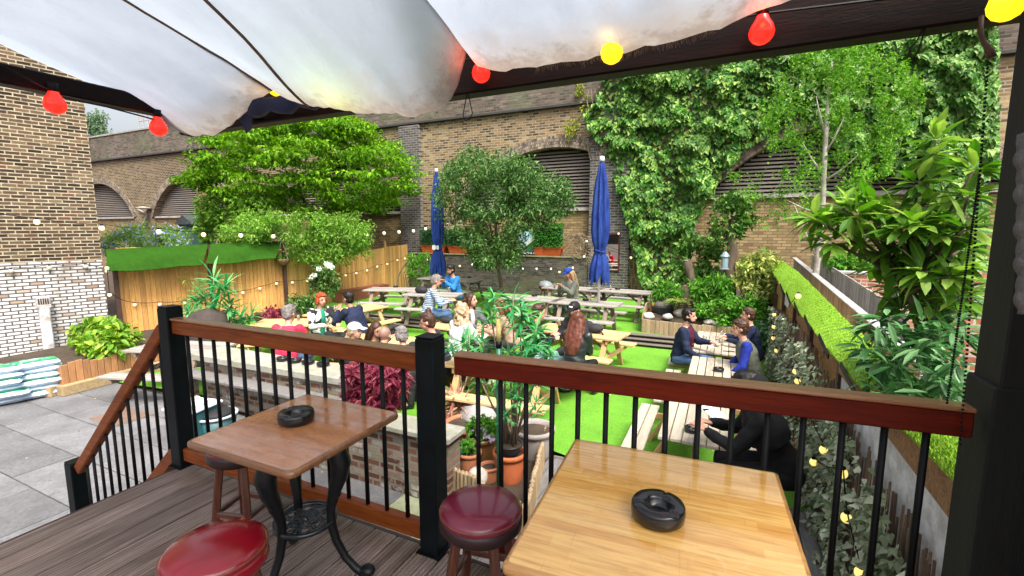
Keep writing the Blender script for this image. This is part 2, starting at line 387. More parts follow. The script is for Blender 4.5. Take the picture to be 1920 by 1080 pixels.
b=MB(); b.box((-4.42,VY-.08,(VB+STR)/2),(1.62,.2,STR-VB-.1)); b.build('pier',m_pier,vd)
b=MB(); b.box((-14.1,VY-.08,(VB+STR)/2),(1.2,.2,STR-VB-.1)); b.build('pier',m_pier,vd)
b=MB(); b.box((16,VY-.08,(VB+STR)/2),(1.62,.2,STR-VB-.1)); b.build('pier',m_pier,vd)
# signal cabin rail on top of the viaduct
rl=thing('track_railing','small grey metal handrail standing on top of the viaduct parapet','handrail',tuple(at_y(270,245,VY)))
p=at_y(258,240,VY); q=at_y(284,234,VY); b=MB(); zt=STR+1.8
for t in np.linspace(0,1,4): b.tube([(p.x+(q.x-p.x)*t,VY+.1,zt),(p.x+(q.x-p.x)*t,VY+.1,zt+1.1)],.035,5)
b.build('posts',m_sill,rl); b=MB()
for h in(.55,1.1): b.tube([(p.x,VY+.1,zt+h),(q.x,VY+.1,zt+h)],.03,5)
b.build('rails',m_sill,rl)
# low dark wall with plant shelf in front of the viaduct
wt=.46; pw=thing('terrace_wall','low dark old brick wall carrying the terracotta troughs','wall',(-9.6,18.02,UPPER))
b=MB(); b.box((-9.55,18.2,(UPPER+wt)/2-.2),(8.6,.36,wt-UPPER+.4)); b.build('brickwork',m_potwall,pw)
b=MB(); b.box((-9.55,18.19,wt+.03),(8.62,.42,.06),bev=.01); b.build('capping',PM('mossy_cap',(.20,.20,.13),(.11,.12,.06),.9,4,bmp=.5),pw)
# ------------------------------------------------------------------ brick building on the left
bb=thing('brick_building','brick pub side wall, dark brown above and whitewashed at its foot','building',(-15.05,6.45,LAWN),R(75))
WB=WM[bb.name]
def bbx(name,x0,x1,y0,y1,z0,z1,mat):
    b=MB(); b.v=[]; b.box(((x0+x1)/2,(y0+y1)/2,(z0+z1)/2),(x1-x0,y1-y0,z1-z0)); b.v=[WB@p for p in b.v]; return b.build(name,mat,bb)
wz=at_x(190,487,-15.05).z-LAWN
bbx('upper_wall',-9,0,.0,5,wz,12,m_bbrick); bbx('whitewashed_wall',-9,.002,-.004,5,-.1,wz,m_bwhite)
# vent duct on that wall
def onwall(u,v,off=.0):      # point of the wall's face seen at a pixel
    d=ray(u,v); n=Vector((math.cos(R(75)),math.sin(R(75)),0)); nn=Vector((n.y,-n.x,0)); P0=Vector((-15.05,6.45,0))+nn*off
    return CAM+d*((P0-CAM).dot(nn)/d.dot(nn))
m_pipe=PM('flaking_white_paint',(.56,.61,.66),(.44,.47,.49),.6,4,fine=((.25,.15,.10),4,.7))
p=onwall(80,566,.06); q=onwall(96,664,.06); base=Vector((p.x,p.y,LAWN))
vp=thing('vent_duct','peeling white vent duct with a grille running down the whitewashed wall','vent',tuple(base),R(75))
b=MB(); b.box((p.x+.08,p.y-.02,(p.z-.1+LAWN)/2),(.20,.24,p.z-.1-LAWN),rz=R(75),bev=.02); b.build('duct',m_pipe,vp)
b=MB(); b.box((p.x,p.y,p.z-.1),(.27,.40,.08),rz=R(75),bev=.01); b.box((p.x,p.y,p.z+.03),(.26,.38,.22),rz=R(75),bev=.02); hd=b.build('hood',m_pipe,vp)
b=MB(); nn=Vector((math.sin(R(75)),-math.cos(R(75)),0)); al=Vector((math.cos(R(75)),math.sin(R(75)),0))
for k in range(5): b.box(Vector((p.x,p.y,p.z+.03))+nn*.192+al*(.04*(k-2)),(.022,.008,.14),rz=R(75))
b.build('grille',m_dark,hd)
# ------------------------------------------------------------------ timber fence on the left
FL=[(-15.0,6.7),(-14.0,11.05),(-13.75,13.4),(-13.95,17.9)]
def fence_run(name,pts,zfun,zb,mat,parent,w=.12,th=.022,gap=.008):
    b=MB()
    for (x0,y0),(x1,y1) in zip(pts[:-1],pts[1:]):
        L=math.hypot(x1-x0,y1-y0); n_=int(L/w); a=math.atan2(y1-y0,x1-x0)
        for i in range(n_):
            t=(i+.5)/n_; x=x0+(x1-x0)*t; y=y0+(y1-y0)*t; zt=zfun(x,y)+random.uniform(-.008,.008)
            b.box((x+random.uniform(-.003,.003),y,(zt+zb)/2),(L/n_-gap,th,zt-zb),rz=a)
    return b.build(name,mat,parent)
fa=thing('timber_fence','tall orange timber board fence with brown posts under the green awning','fence',(-14.5,8.9,LAWN))
fence_run('boards',FL[:2],lambda x,y:1.12,LAWN,m_fence,fa)
fp=[(-14.93,6.62),(-14.43,8.82),(-13.92,11.02)]
for x,y in fp: b=MB(); b.box((x+.08,y,(LAWN+1.15)/2),(.1,.1,1.15-LAWN),rz=R(-12)); b.build('post',m_brown,fa)
b=MB(); b.bar((-14.97,6.7,LAWN+.12),(-13.97,11.05,LAWN+.12),.05,.16); b.build('gravel_board',m_brown,fa)
fb=thing('timber_fence','lower weathered tan board fence running on to the terrace wall','fence',(-13.8,14.4,LAWN))
fence_run('boards',FL[1:],lambda x,y:.74+.04*math.sin(y*1.1)+(.14 if y>14.6 else 0)*min(1,(y-14.6)/2.),LAWN,m_fencefar,fb)
for x,y,h in((-13.75,13.4,.95),(-13.9,16.2,1.1)): b=MB(); b.box((x+.05,y,(LAWN+h)/2),(.09,.09,h-LAWN),bev=.01); b.build('post',m_fencefar,fb)
b=MB(); b.bar((-13.83,14.7,.93),(-13.93,17.9,1.0),.07,.03); b.build('capping_rail',m_brown,fb)
# green turf awnings leaning out of that fence
def awning(tl,tr,br,bl,label):
    b=MB(); P=[]
    for i in range(17):
        s=i/16; row=[]
        for j in range(9):
            t=j/8; a=tl.lerp(tr,s); c=bl.lerp(br,s); c=c+Vector((.05*math.sin(s*7),0,-.06*math.sin(math.pi*min(1,s*1.3))*(1-.5*s)))
            p=a.lerp(c,t)+Vector((.022*math.sin(t*math.pi),0,.006*nz(s*6,t*3))); row.append(p)
        P.append(row)
    b.grid(P); b.grid([[p+Vector((-.02,0,-.012)) for p in r_] for r_ in P])
    return single('turf_awning',b,m_turfdark,label,'awning',group='green turf awnings on the fence')
awning(at_x(199,467,-14.85),at_x(390,458,-14.35),at_x(377,497,-14.0),at_x(200,507,-14.45),'wider green turf awning hanging from the fence beside the brick building')
awning(at_x(395,457,-14.33),at_x(527,452,-13.9),at_x(515,484,-13.5),at_x(386,494,-13.95),'narrower green turf awning between two brown posts, beside the hanging basket')
# ------------------------------------------------------------------ boundary on the right: wall, posts, trellis, turf roll
m_osb=PM('coir_and_board',(.33,.17,.08),(.20,.095,.04),.95,14,(1,1,1),bmp=.8,fine=((.44,.27,.13),50,.6))
m_wwall=PM('rough_whitewash',(.84,.86,.88),(.66,.67,.68),.9,6,bmp=1.,fine=((.34,.29,.25),9,.5))
m_reed=PLANK('willow_rods',(.22,.15,.10),(.12,.08,.055),.02,'z',.8,var=.4)
rb=thing('boundary_fence','whitewashed boundary wall with dark posts and rusty brown boards on the right of the lawn','fence',(1.12,8.5,LAWN))
b=MB(); b.box((1.12,3.6,(LAWN+.26)/2),(.16,3.3,.26-LAWN)); b.box((1.14,2.9,.36),(.1,1.8,.2)); b.build('whitewashed_wall',m_wwall,rb)
b=MB(); b.box((1.015,3.0,.375),(.02,2.0,.23),bev=.004); b.box((1.02,4.65,.33),(.02,1.2,.16),bev=.004); b.build('coir_strip',m_osb,rb)
b=MB(); b.box((1.17,10.4,(LAWN+.4)/2),(.1,10.3,.4-LAWN)); b.build('board_wall',m_fencefar,rb)
random.seed(9); y=5.2
while y<15.5:
    w=random.uniform(.9,1.3); z0=.03+random.uniform(0,.05); b=MB(); b.box((1.065,y+w/2,.26),(.02,w-.1,.28),bev=.004)
    b.build('board',m_osb if random.random()<.65 else m_wwall,rb); y+=w
for y in (5.3,7.1,8.9,10.7,12.5,14.3): b=MB(); b.box((1.05,y,(LAWN+.42)/2),(.075,.09,.42-LAWN)); b.build('post',m_brown,rb)
b=MB(); P=[]
for i in range(66):
    y=2.1+i*.216; row=[]
    zl=float(np.interp(y,[2.3,3,3.8,4.6,6.6,9,16],[.52,.50,.44,.405,.42,.42,.74])); zr=float(np.interp(y,[2.4,3.1,3.8,5,6.5,8.3,11,16],[.57,.57,.55,.53,.56,.65,.76,.84]))
    for j in range(9):
        t=j/8; x=.975+float(np.interp(y,[2.4,3.1,3.8,11,16],[.08,.12,.31,.31,.24]))*t; z=zl+(zr-zl)*t+.018*math.sin(math.pi*t)+.010*nz(y*1.7,t*2)-.02*abs(math.sin(y*1.35))*(1-t); row.append((x,y,z))
    P.append(row)
b.grid(P); b.grid([[(x,y,z-.015) for x,y,z in r_][::-1] for r_ in P])
# blades standing on the roll so that it reads as artificial grass
for i in range(26000):
    k=random.random()**1.8*64; ii=int(k); j=random.randrange(8); p=Vector(P[ii][j]).lerp(Vector(P[ii+1][j+1]),random.random())+Vector((random.uniform(-.02,.02),random.uniform(-.1,.1),0))
    d=Vector((random.uniform(-.6,.3),random.uniform(-.5,.5),1)).normalized()*random.uniform(.012,.026); s=Vector((random.uniform(-1,1),random.uniform(-1,1),0))*.0038
    b.add([p-s,p+s,p+d],[(0,1,2)])
nt_=m_turfedge.node_tree; b0=nt_.nodes['Principled BSDF']; sp_=nt_.nodes.new('ShaderNodeSeparateXYZ'); nt_.links.new(coord(nt_),sp_.inputs[0]); st_=mth(nt_,'MULTIPLY_ADD',mth(nt_,'SINE',mth(nt_,'ADD',mth(nt_,'MULTIPLY',sp_.outputs[1],46),mth(nt_,'MULTIPLY',sp_.outputs[0],20))),.5,.5); nt_.links.new(mixc(nt_,mth(nt_,'MULTIPLY',st_,.55),b0.inputs['Base Color'].links[0].from_socket,(.085,.22,.010)),b0.inputs['Base Color'])
single('turf_roll',b,m_turfedge,'long bright green strip of artificial turf draped along the boundary fence','turf strip',loc=(1.1,8.5,.4))
for i in range(9): y=4.3+i*1.15; b=MB(); b.bar((.955,y,.33+.02*i),(.955,y+.6,.42+.02*i),.012,.05); b.build('batten',m_black,rb)  # black bars added as painted shade for the slots in the turf folds
tr=thing('trellis','willow rod trellis covered in grey green artificial ivy leaves below the turf strip','trellis',(.96,7,LAWN))
b=MB(); y=1.95
while y<11.4:
    b.tube([(.975+random.uniform(-.012,.012),y,LAWN),(.975+random.uniform(-.01,.01),y+random.uniform(-.01,.01),float(np.interp(y,[2,4,5.5,7.5,11],[.03,.02,.16,.2,-.05]))+random.uniform(-.1,.06))],.0075,5); y+=.034
b.build('rods',m_reed,tr)
# neighbour's grey fence and red brick wall beyond
nf=thing('neighbour_fence','weathered silver grey board fence with lead capping beyond the turf strip','fence',(1.9,11,LAWN))
NP=[(1.74,5.6),(2.0,18.3)]
fence_run('boards',NP,lambda x,y:.33+(y-5.6)*.025,LAWN,m_greyfence,nf,.11)
fence_run('boards',[(2.1,7.4),(2.5,18.3)],lambda x,y:.50+(y-5)*.022,LAWN,m_greyfence,nf,.11)
b=MB(); b.bar((1.74,5.6,.345),(2.0,18.3,.665),.13,.025,bev=.008); b.build('capping',m_lead,nf)
nw=thing('brick_wall','low red brick garden wall with pale coping behind the neighbouring fence','wall',(4.6,13.4,LAWN))
p=at_y(1565,512,13.4); b=MB(); b.box((p.x+1.9,13.4,(LAWN+p.z)/2),(3.8,.24,p.z-LAWN)); b.build('brickwork',m_redwall,nw)
b=MB(); b.box((p.x+1.9,13.4,p.z+.03),(3.9,.32,.06),bev=.01); b.build('coping',m_lead,nw)
nw=thing('brick_wall','red brick pier behind the large leaved shrub beside the dark pergola post','wall',(3.3,6.2,LAWN))
p=at_y(1775,505,6.5); b=MB(); b.box((p.x+.9,6.5,(LAWN+p.z)/2),(1.9,.3,p.z-LAWN)); b.build('brickwork',m_redwall,nw)
# ------------------------------------------------------------------ deck
m_deck=PLANK('deck_board',(.37,.285,.245),(.165,.112,.088),.15,'y',.42,var=.26,c3=(.055,.04,.037))
dk=thing('deck','raised timber deck with weathered brown boards','deck',(-1.1,-.6,0))
b=MB(); x=-3.34; i=0
while x<1.3:
    b.box((x+.0755,-.63,-.014),(.1405,4.86,.028),bev=.003)
    x+=.1515; i+=1
db=b.build('boards',m_deck,dk)
nt=m_deck.node_tree; bs=nt.nodes['Principled BSDF']          # fine grooves along each board
sp=nt.nodes.new('ShaderNodeSeparateXYZ'); tcn=nt.nodes.new('ShaderNodeTexCoord'); nt.links.new(tcn.outputs['Object'],sp.inputs[0])
wv=mth(nt,'SINE',mth(nt,'MULTIPLY',sp.outputs[0],2*math.pi/.0108)); bump(nt,bs,wv,.6,.004); hc=bs.inputs['Base Color'].links[0].from_socket
low=noise(nt,coord(nt,(30,.9,1)),1.6,3,.6); gk=mth(nt,'MULTIPLY',ramp(nt,mth(nt,'ADD',mth(nt,'MULTIPLY',mth(nt,'SINE',mth(nt,'MULTIPLY',sp.outputs[0],2*math.pi/.0216)),.13),low),[(.36,1.),(.60,0.)]),.55); nt.links.new(mixc(nt,gk,hc,(.045,.032,.032)),bs.inputs['Base Color'])
b=MB(); b.box((-3.352,-.63,-.09),(.02,4.86,.17)); b.box((-1.05,1.81,-.1),(4.6,.02,.2)); b.build('fascia',m_brown,dk)
b=MB(); b.box((-1.1,-.7,-.75),(4.3,4.4,1.3)); b.build('substructure',m_dark,dk)
st=thing('stairs','short timber stair going down from the deck to the patio','stairs',(-4.,1.2,LAWN))
for k in range(6): b=MB(); b.box((-3.36-.24*k-.14,1.22,-.2-.2*k),(.28,.95,.035),bev=.004); b.build('tread',m_deck,st)
# ------------------------------------------------------------------ railings
def VARN(name,c1,c2,rough,c3): return PLANK(name,c1,c2,.1,'x',rough+.1,var=.06,c3=c3,coat=.0,spec=.2)
m_rail=VARN('stained_rail_wood',(.150,.011,.0015),(.085,.006,.001),.38,(.028,.004,.001))
m_railL=VARN('lighter_rail_wood',(.27,.066,.010),(.16,.034,.006),.36,(.045,.010,.003))
m_post=PM('blue_black_post',(.005,.009,.011),(.0025,.0035,.004),.5,5,bmp=.15,spec=.15)
m_capsheen=PM('rail_top_sheen',(.34,.16,.075),(.24,.10,.045),.3,6,(1,14,14),coat=.5)  # rail's top cap: the sky's sheen is put into its pale colour
def cap_post(b,x,y,z0,z1,w):
    b.box((x,y,(z0+z1)/2),(w,w,z1-z0),bev=.006); b.box((x,y,z1+.006),(w*.97,w*.97,.008),bev=.003)
def railing(A,B,n,label,mat,posts):
    A=Vector(A);B=Vector(B); L=(B-A).length; rz=math.atan2(B.y-A.y,B.x-A.x); t=thing('railing',label,'railing',A,rz); M_=WM[t.name]
    W=lambda x,y,z:M_@Vector((x,y,z))
    def bx(name,c,s,mat,bev=.006,par=t):
        b=MB(); b.box(Vector(c),s,bev=bev); b.v=[M_@p for p in b.v]; return b.build(name,mat,par)
    bx('handrail',(L/2,0,.979),(L-.09,.054,.090),mat,.006); bx('sheen_cap',(L/2,0,1.032),(L-.09,.074,.016),m_capsheen,.005); bx('bottom_rail',(L/2,0,.09),(L-.09,.06,.088),mat)
    for k in range(n):
        x=.07+(L-.14)*(k+.7)/(n+.4); b=MB(); b.tube([(x+random.uniform(-.004,.004),0,.12),(x+random.uniform(-.004,.004),0,.95)],.0115,10); b.v=[M_@p for p in b.v]; b.build('baluster',m_black,t,True)
    for x in posts:
        b=MB(); cap_post(b,x,0,-.02,1.105,.106); b.v=[M_@p for p in b.v]; b.build('post',m_post,t)
        b=MB(); b.box((x,0,.0),(.135,.135,.010)); b.v=[M_@p for p in b.v]; b.build('bracket',m_black,t)
    return t
railing((-3.355,1.775,0),(-1.285,1.80,0),14,'left deck railing section with two square black posts and varnished handrail',m_railL,[0,2.07])
railing((-1.20,1.825,0),(.80,1.985,0),15,'right deck railing section of dark red stained wood in front of the pale table',m_rail,[])
sr=thing('stair_railing','sloping stair railing with orange brown handrail and black balusters','railing',(-4.84,1.75,LAWN))
h0=Vector((-3.41,1.76,.96)); h1=Vector((-4.80,1.75,-.36))
b=MB(); b.bar(h0,h1,.062,.09,bev=.01); b.build('handrail',m_railL,sr)
b=MB(); b.bar(h0+Vector((0,0,-.88)),h1+Vector((0,0,-.86)),.06,.09,bev=.008); b.build('bottom_rail',m_railL,sr)
for k in range(11):
    p=h0.lerp(h1,(k+.6)/11.6); b=MB(); b.tube([p+Vector((0,0,-.87)),p+Vector((0,0,-.03))],.0115,8); b.build('baluster',m_black,sr,True)
b=MB(); cap_post(b,-4.87,1.75,LAWN,-.31,.11); b.build('newel_post',m_post,sr)
# ------------------------------------------------------------------ pergola frame, rolled tarp, canvas
m_beam=PM('dark_beam_wood',(.009,.0025,.0015),(.003,.0012,.001),.5,4,(1,8,8),bmp=.2,spec=.12)
pg=thing('pergola','dark brown pergola frame with beams overhead and a thick post on the right','pergola',(-1.2,2.0,0))
b=MB(); b.box((-1.0,2.235,2.44),(5.6,.10,.23),bev=.008); b.build('beam',m_beam,pg)
b=MB(); b.box((-3.40,.2,2.40),(.1,4.1,.1),bev=.008); b.build('side_beam',m_beam,pg)
b=MB(); b.box((.895,2.03,1.75),(.19,.18,1.3),bev=.006); b.box((.885,2.03,.55),(.2,.2,1.14),bev=.006); b.build('post',PM('dark_post',(.0035,.006,.002),(.001,.001,.0008),.8,3,(6,6,1),bmp=.25),pg)
b=MB(); b.box((.95,1.6,1.2),(.06,.7,2.6)); b.build('side_panel',m_black,pg)
b=MB(); b.box((-2.9,2.17,2.38),(.1,.06,.05)); b.build('bracket',m_black,pg)
m_navy=PM('navy_fabric',(.016,.028,.095),(.008,.014,.05),.75,6,bmp=.3)
b=MB(); b.tube([(-3.05+i*.075,2.10+.012*math.sin(i),2.395+.01*math.sin(i*1.7)) for i in range(20)],[.05+.012*math.sin(i*2.1) for i in range(20)],10)
b.add([(-3.0,2.08,2.42),(-2.82,2.08,2.42),(-2.86,2.1,2.27),(-2.95,2.12,2.25)],[(0,1,2,3)])
single('rolled_tarp',b,m_navy,'rolled navy tarpaulin tucked under the beam on the left','tarpaulin',smooth=True)
m,nt_,bb_,N,L=nm('canvas_cloth'); v=coord(nt_,(1,1,1))
f=ramp(nt_,noise(nt_,v,2.2,5,.65),[(.35,0.),(.7,1.)]); c=mixc(nt_,f,(.455,.515,.605),(.40,.455,.535)); f2=ramp(nt_,noise(nt_,coord(nt_,(1,.3,1),(0,0,.5)),13,6,.8),[(.54,0.),(.74,1.)]); c=mixc(nt_,mth(nt_,'MULTIPLY',f2,.22),c,(.32,.31,.30))
at=N.new('ShaderNodeAttribute'); at.attribute_name='edge'
de=ramp(nt_,mth(nt_,'ADD',at.outputs['Fac'],mth(nt_,'MULTIPLY_ADD',noise(nt_,v,5,5,.7),.34,-.17)),[(.03,1.),(.26,0.)]); c=mixc(nt_,mth(nt_,'MULTIPLY',de,.75),c,(.40,.33,.26))
de2=ramp(nt_,mth(nt_,'ADD',at.outputs['Fac'],mth(nt_,'MULTIPLY_ADD',noise(nt_,v,11,5,.75),.55,-.27)),[(.0,1.),(.12,0.)]); c=mixc(nt_,mth(nt_,'MULTIPLY',de2,.45),c,(.17,.115,.075))
L.new(c,bb_.inputs['Base Color']); bb_.inputs['Roughness'].default_value=.6
t=N.new('ShaderNodeBsdfTranslucent'); L.new(c,t.inputs[0]); mx=N.new('ShaderNodeMixShader'); mx.inputs[0].default_value=.5; L.new(bb_.outputs[0],mx.inputs[1]); L.new(t.outputs[0],mx.inputs[2]); L.new(mx.outputs[0],N['Material Output'].inputs[0])
bump(nt_,bb_,noise(nt_,coord(nt_,(1,.3,1),(0,0,.35)),7,6,.62),.55,.04); m_canvas=m
m,nt_,bb_,N,L=nm('canvas_hem'); v=coord(nt_,(1,1,1)); f=ramp(nt_,noise(nt_,v,7,6,.7),[(.40,0.),(.66,1.)]); c=mixc(nt_,f,(.30,.25,.20),(.14,.085,.05))
L.new(c,bb_.inputs['Base Color']); bb_.inputs['Roughness'].default_value=.45
t=N.new('ShaderNodeBsdfTranslucent'); L.new(c,t.inputs[0]); mx=N.new('ShaderNodeMixShader'); mx.inputs[0].default_value=.45; L.new(bb_.outputs[0],mx.inputs[1]); L.new(t.outputs[0],mx.inputs[2]); L.new(mx.outputs[0],N['Material Output'].inputs[0])
bump(nt_,bb_,noise(nt_,v,14,5,.7),.4,.02); m_hem=m
ZF=[(-3.8,2.48),(-3.62,2.36),(-3.45,2.275),(-3.3,2.25),(-3.1,2.265),(-2.9,2.33),(-2.72,2.43),(-2.62,2.495),(-2.52,2.43),(-2.36,2.36),(-2.1,2.30),(-1.8,2.245),(-1.5,2.215),(-1.34,2.235),(-1.27,2.34),(-1.22,2.52),(-1.17,2.41),(-1.05,2.365),(-.75,2.355),(-.4,2.35),(-.1,2.39),(.1,2.43),(.35,2.50),(.8,2.58),(1.35,2.6)]
ZA=[(-3.8,2.48),(-3.45,2.42),(-2.62,2.495),(-1.22,2.53),(.2,2.52),(1.35,2.60)]
zx=np.array([p[0] for p in ZF]); zf=np.array([p[1] for p in ZF]); ax_=[p[0] for p in ZA]; az_=[p[1] for p in ZA]
def canvas_pt(x,s):          # s = metres back from the hem
    a=float(np.interp(x,ax_,az_)); f=float(np.interp(x,zx,zf)); k=math.exp(-(s/.42)**1.6)
    slope=.20+.05*(1 if x<-1.2 else 0)
    seamd=min(abs(x+2.62),abs(x+1.22)); puff=min(1,seamd/.35)
    z=a+slope*s-(a-f)*k-.03*puff*(1-math.exp(-s/.3))+.012*nz(x*3,s*2)+.009*nz(x*9,s*5)-.035*math.exp(-s/.45)*abs(nz(x*5.5+s*1.2,s*.8,6))+.02*math.exp(-s/.6)*abs(nz(x*13-s*4,s*.6,2))
    y=2.075-s*(1 if s>0 else 1)-.03*k*puff+.012*nz(x*5,s*4,3)
    return Vector((x,y,z))
cv=thing('canvas_canopy','sagging off white canvas canopy tied to the beam overhead','canopy',(-1.2,.6,2.5))
xsv=sorted(set([round(-3.8+i*.04,3) for i in range(130)]+[-2.62,-1.22]))
SV=[.02*j for j in range(16)]+[.3+2.85*(j/28)**1.4 for j in range(1,29)]
b=MB(); b.grid([[canvas_pt(x,s) for s in SV] for x in xsv]); o=b.build('sheet',m_canvas,cv,True)
at_=o.data.attributes.new('edge','FLOAT','POINT'); at_.data.foreach_set('value',[s for x in xsv for s in SV])
b=MB(); rowb=[canvas_pt(x,0) for x in xsv]; b.grid([[p,p+Vector((0,.018,.012)),p+Vector((0,.028,.05))] for p in rowb])
b.build('hem',m_hem,cv,True)
m_cord=PM('brown_webbing',(.20,.135,.085),(.11,.07,.045),.85,12)
for x0,bend in((-2.62,0),(-2.12,-.16),(-1.22,0)):
    b=MB(); P=[]
    for j in range(26):
        s=3.0*(j/25)**1.3; p=canvas_pt(x0+bend*max(0,1-s/.8) ,s); P.append([p+Vector((-.013,0,-.004)),p+Vector((0,0,-.010)),p+Vector((.013,0,-.004))])
    b.grid(P); b.build('seam_tape',m_cord,cv,True)
b=MB(); random.seed(2)
for i in range(260):
    x=random.uniform(-.85,-.1); p=canvas_pt(x,0); q=p+Vector((random.uniform(-.015,.015),random.uniform(-.006,.006),-random.uniform(.008,.03))); b.tube([p,q],.0007,3,False)
b.build('frayed_edge',m_cord,cv)
# ------------------------------------------------------------------ pub furniture on the deck
m_t1=PLANK('varnished_mahogany',(.52,.235,.095),(.38,.15,.058),.1,'x',.24,var=.1,c3=(.13,.05,.03),scale=.7,coat=.7)
m_iron=PM('black_cast_iron',(.004,.005,.006),(.006,.007,.009),.4,9,bmp=.3,spec=.3)
nt1=m_t1.node_tree; b1=nt1.nodes['Principled BSDF']; nt1.links.new(mth(nt1,'MULTIPLY_ADD',ramp(nt1,noise(nt1,coord(nt1,(1,1,1)),9,5,.7),[(.42,0.),(.66,1.)]),.35,.14),b1.inputs['Roughness']); nt1.links.new(mth(nt1,'MULTIPLY_ADD',ramp(nt1,noise(nt1,coord(nt1,(1,1,1)),5,4,.6),[(.4,1.),(.6,0.)]),.5,.25),b1.inputs['Coat Weight'])
m_tedge=PLANK('table_edge',(.26,.12,.045),(.17,.07,.028),.1,'x',.3,var=.05,coat=.5)
m_shelf=PM('blue_black_enamel',(.010,.016,.021),(.006,.009,.012),.3,9,spec=.6)
def rrect(w,d,r,n=6):
    P=[]
    for sx,sy,a0 in((1,1,0),(-1,1,90),(-1,-1,180),(1,-1,270)):
        for k in range(n+1): a=R(a0+90*k/n); P.append((sx*(w/2-r)+r*math.cos(a),sy*(d/2-r)+r*math.sin(a)))
    return P
def slab(b,w,d,r,z0,z1,rd,M_,top=True):
    prof=[(-rd*.6,z0),(-rd*.15,z0+rd*.3),(0,z0+(z1-z0)*.5),(-rd*.12,z1-rd*.35),(-rd*.5,z1-rd*.06),(-rd,z1)]
    rings=[]
    for off,z in prof: rings.append([M_@Vector((x*(1+2*off/w),y*(1+2*off/d),z)) for x,y in rrect(w,d,r)])
    n=len(rings[0]); o=len(b.v)
    for r_ in rings: b.v.extend(r_)
    for i in range(len(rings)-1):
        for k in range(n): k2=(k+1)%n; b.f.append((o+i*n+k,o+i*n+k2,o+(i+1)*n+k2,o+(i+1)*n+k)); b.m.append(b.mi)
    b.f.append(tuple(o+k for k in range(n))[::-1]); b.m.append(b.mi)
    return rings[-1]
def leg_curve(b,c,ang,zt):
    d=Vector((math.cos(ang),math.sin(ang),0)); prof=[(.135,zt,.030),(.165,zt-.06,.044),(.185,zt-.13,.046),(.172,zt-.2,.038),(.145,zt-.28,.028),(.125,zt-.36,.020),(.125,zt-.44,.021),(.145,zt-.52,.019),(.185,zt-.6,.018),(.235,zt-.655,.018),(.27,zt-.675,.022),(.29,.028,.024)]
    from_=[c+d*r+Vector((0,0,z)) for r,z,_ in prof]; b.tube(from_,[r for *_,r in prof],10)
    b.ball(from_[2]+d*.012,.029,10,7,(1,1,1.35)); b.ball(from_[1]+d*.026,.022,8,6); b.ball(from_[4]+d*.012,.022,8,6); b.ball(from_[-1],.034,10,6,(1.15,1,.8)); b.ball(from_[3]+d*.02,.018,8,5)
def pub_table(name,label,cx,cy,w,d,zt,rz,topmat,edgemat,legs,th=.032,r=.03):
    t=thing(name,label,'table',(cx,cy,0),rz); M_=WM[t.name]
    b=MB(); ring=slab(b,w,d,r,zt-th,zt,.014,M_); eo=b.build('table_edge',edgemat,t,True)
    b=MB(); b.v=[p for p in ring]; b.f=[tuple(range(len(ring)))]; b.m=[0]; b.build('tabletop',topmat,t)
    c=Vector((cx,cy,0))
    for a in legs: b=MB(); leg_curve(b,c,R(a),zt-th-.01); b.build('leg',m_iron,t,True)
    b=MB(); b.lathe(c,[(.06,zt-th-.03),(.2,zt-th-.025),(.2,zt-th-.012),(.06,zt-th-.008)],24,close=True); b.build('mounting_plate',m_iron,t,True)
    zs=.27; b=MB(); b.lathe(c,[(.128,zs-.012),(.142,zs-.006),(.142,zs+.008),(.134,zs+.012),(.12,zs+.006),(.118,zs-.006),(.128,zs-.012)],36)
    def ringt(cc,rad,rr,n=18): b.tube([cc+Vector((rad*math.cos(2*math.pi*k/n),rad*math.sin(2*math.pi*k/n),0)) for k in range(n+1)],rr,6,False)
    cz=c+Vector((0,0,zs))
    ringt(cz,.024,.006); ringt(cz,.056,.005,24); b.lathe(cz,[(.0,.012),(.010,.009),(.014,-.004)],12)
    for k in range(8):
        a=2*math.pi*k/8; dd=Vector((math.cos(a),math.sin(a),0)); ringt(cz+dd*.040,.013,.0045,10); ringt(cz+dd*.088,.022,.005,12)
        a2=a+math.pi/8; d2=Vector((math.cos(a2),math.sin(a2),0)); b.tube([cz+d2*.055,cz+d2*.12],.0045,5); b.ball(cz+d2*.1,.011,7,5,(1,1,.5)); b.ball(cz+d2*.072,.008,7,5,(1,1,.6))
    b.build('pierced_shelf',m_shelf,t,True)
    return t
pub_table('pub_table','small reddish brown varnished table on a black cast iron base',-1.735,1.412,.635,.64,.73,R(0.5),m_t1,m_tedge,(20,155,-92))
# pale butcher block table
m,nt,bs,N,L=nm('butcher_block'); v=coord(nt,(1,1,1))
sp=N.new('ShaderNodeSeparateXYZ'); L.new(v,sp.inputs[0]); row=mth(nt,'FLOOR',mth(nt,'DIVIDE',sp.outputs[1],.041))
w1=N.new('ShaderNodeTexWhiteNoise'); w1.noise_dimensions='1D'; L.new(row,w1.inputs['W']); stv=mth(nt,'FLOOR',mth(nt,'ADD',mth(nt,'DIVIDE',sp.outputs[0],.36),mth(nt,'MULTIPLY',w1.outputs[0],7.3)))
w2=N.new('ShaderNodeTexWhiteNoise'); w2.noise_dimensions='2D'; cbx=N.new('ShaderNodeCombineXYZ'); L.new(row,cbx.inputs[0]); L.new(stv,cbx.inputs[1]); L.new(cbx.outputs[0],w2.inputs['Vector'])
col=ramp(nt,w2.outputs[0],[(0,(.62,.31,.07)),(.3,(.72,.41,.115)),(.7,(.78,.48,.155)),(1,(.68,.36,.09))])
gr=noise(nt,coord(nt,(2,26,26)),3,6,.6); col=mixc(nt,mth(nt,'MULTIPLY',ramp(nt,gr,[(.42,0.),(.68,1.)]),.6),col,(.36,.155,.03))
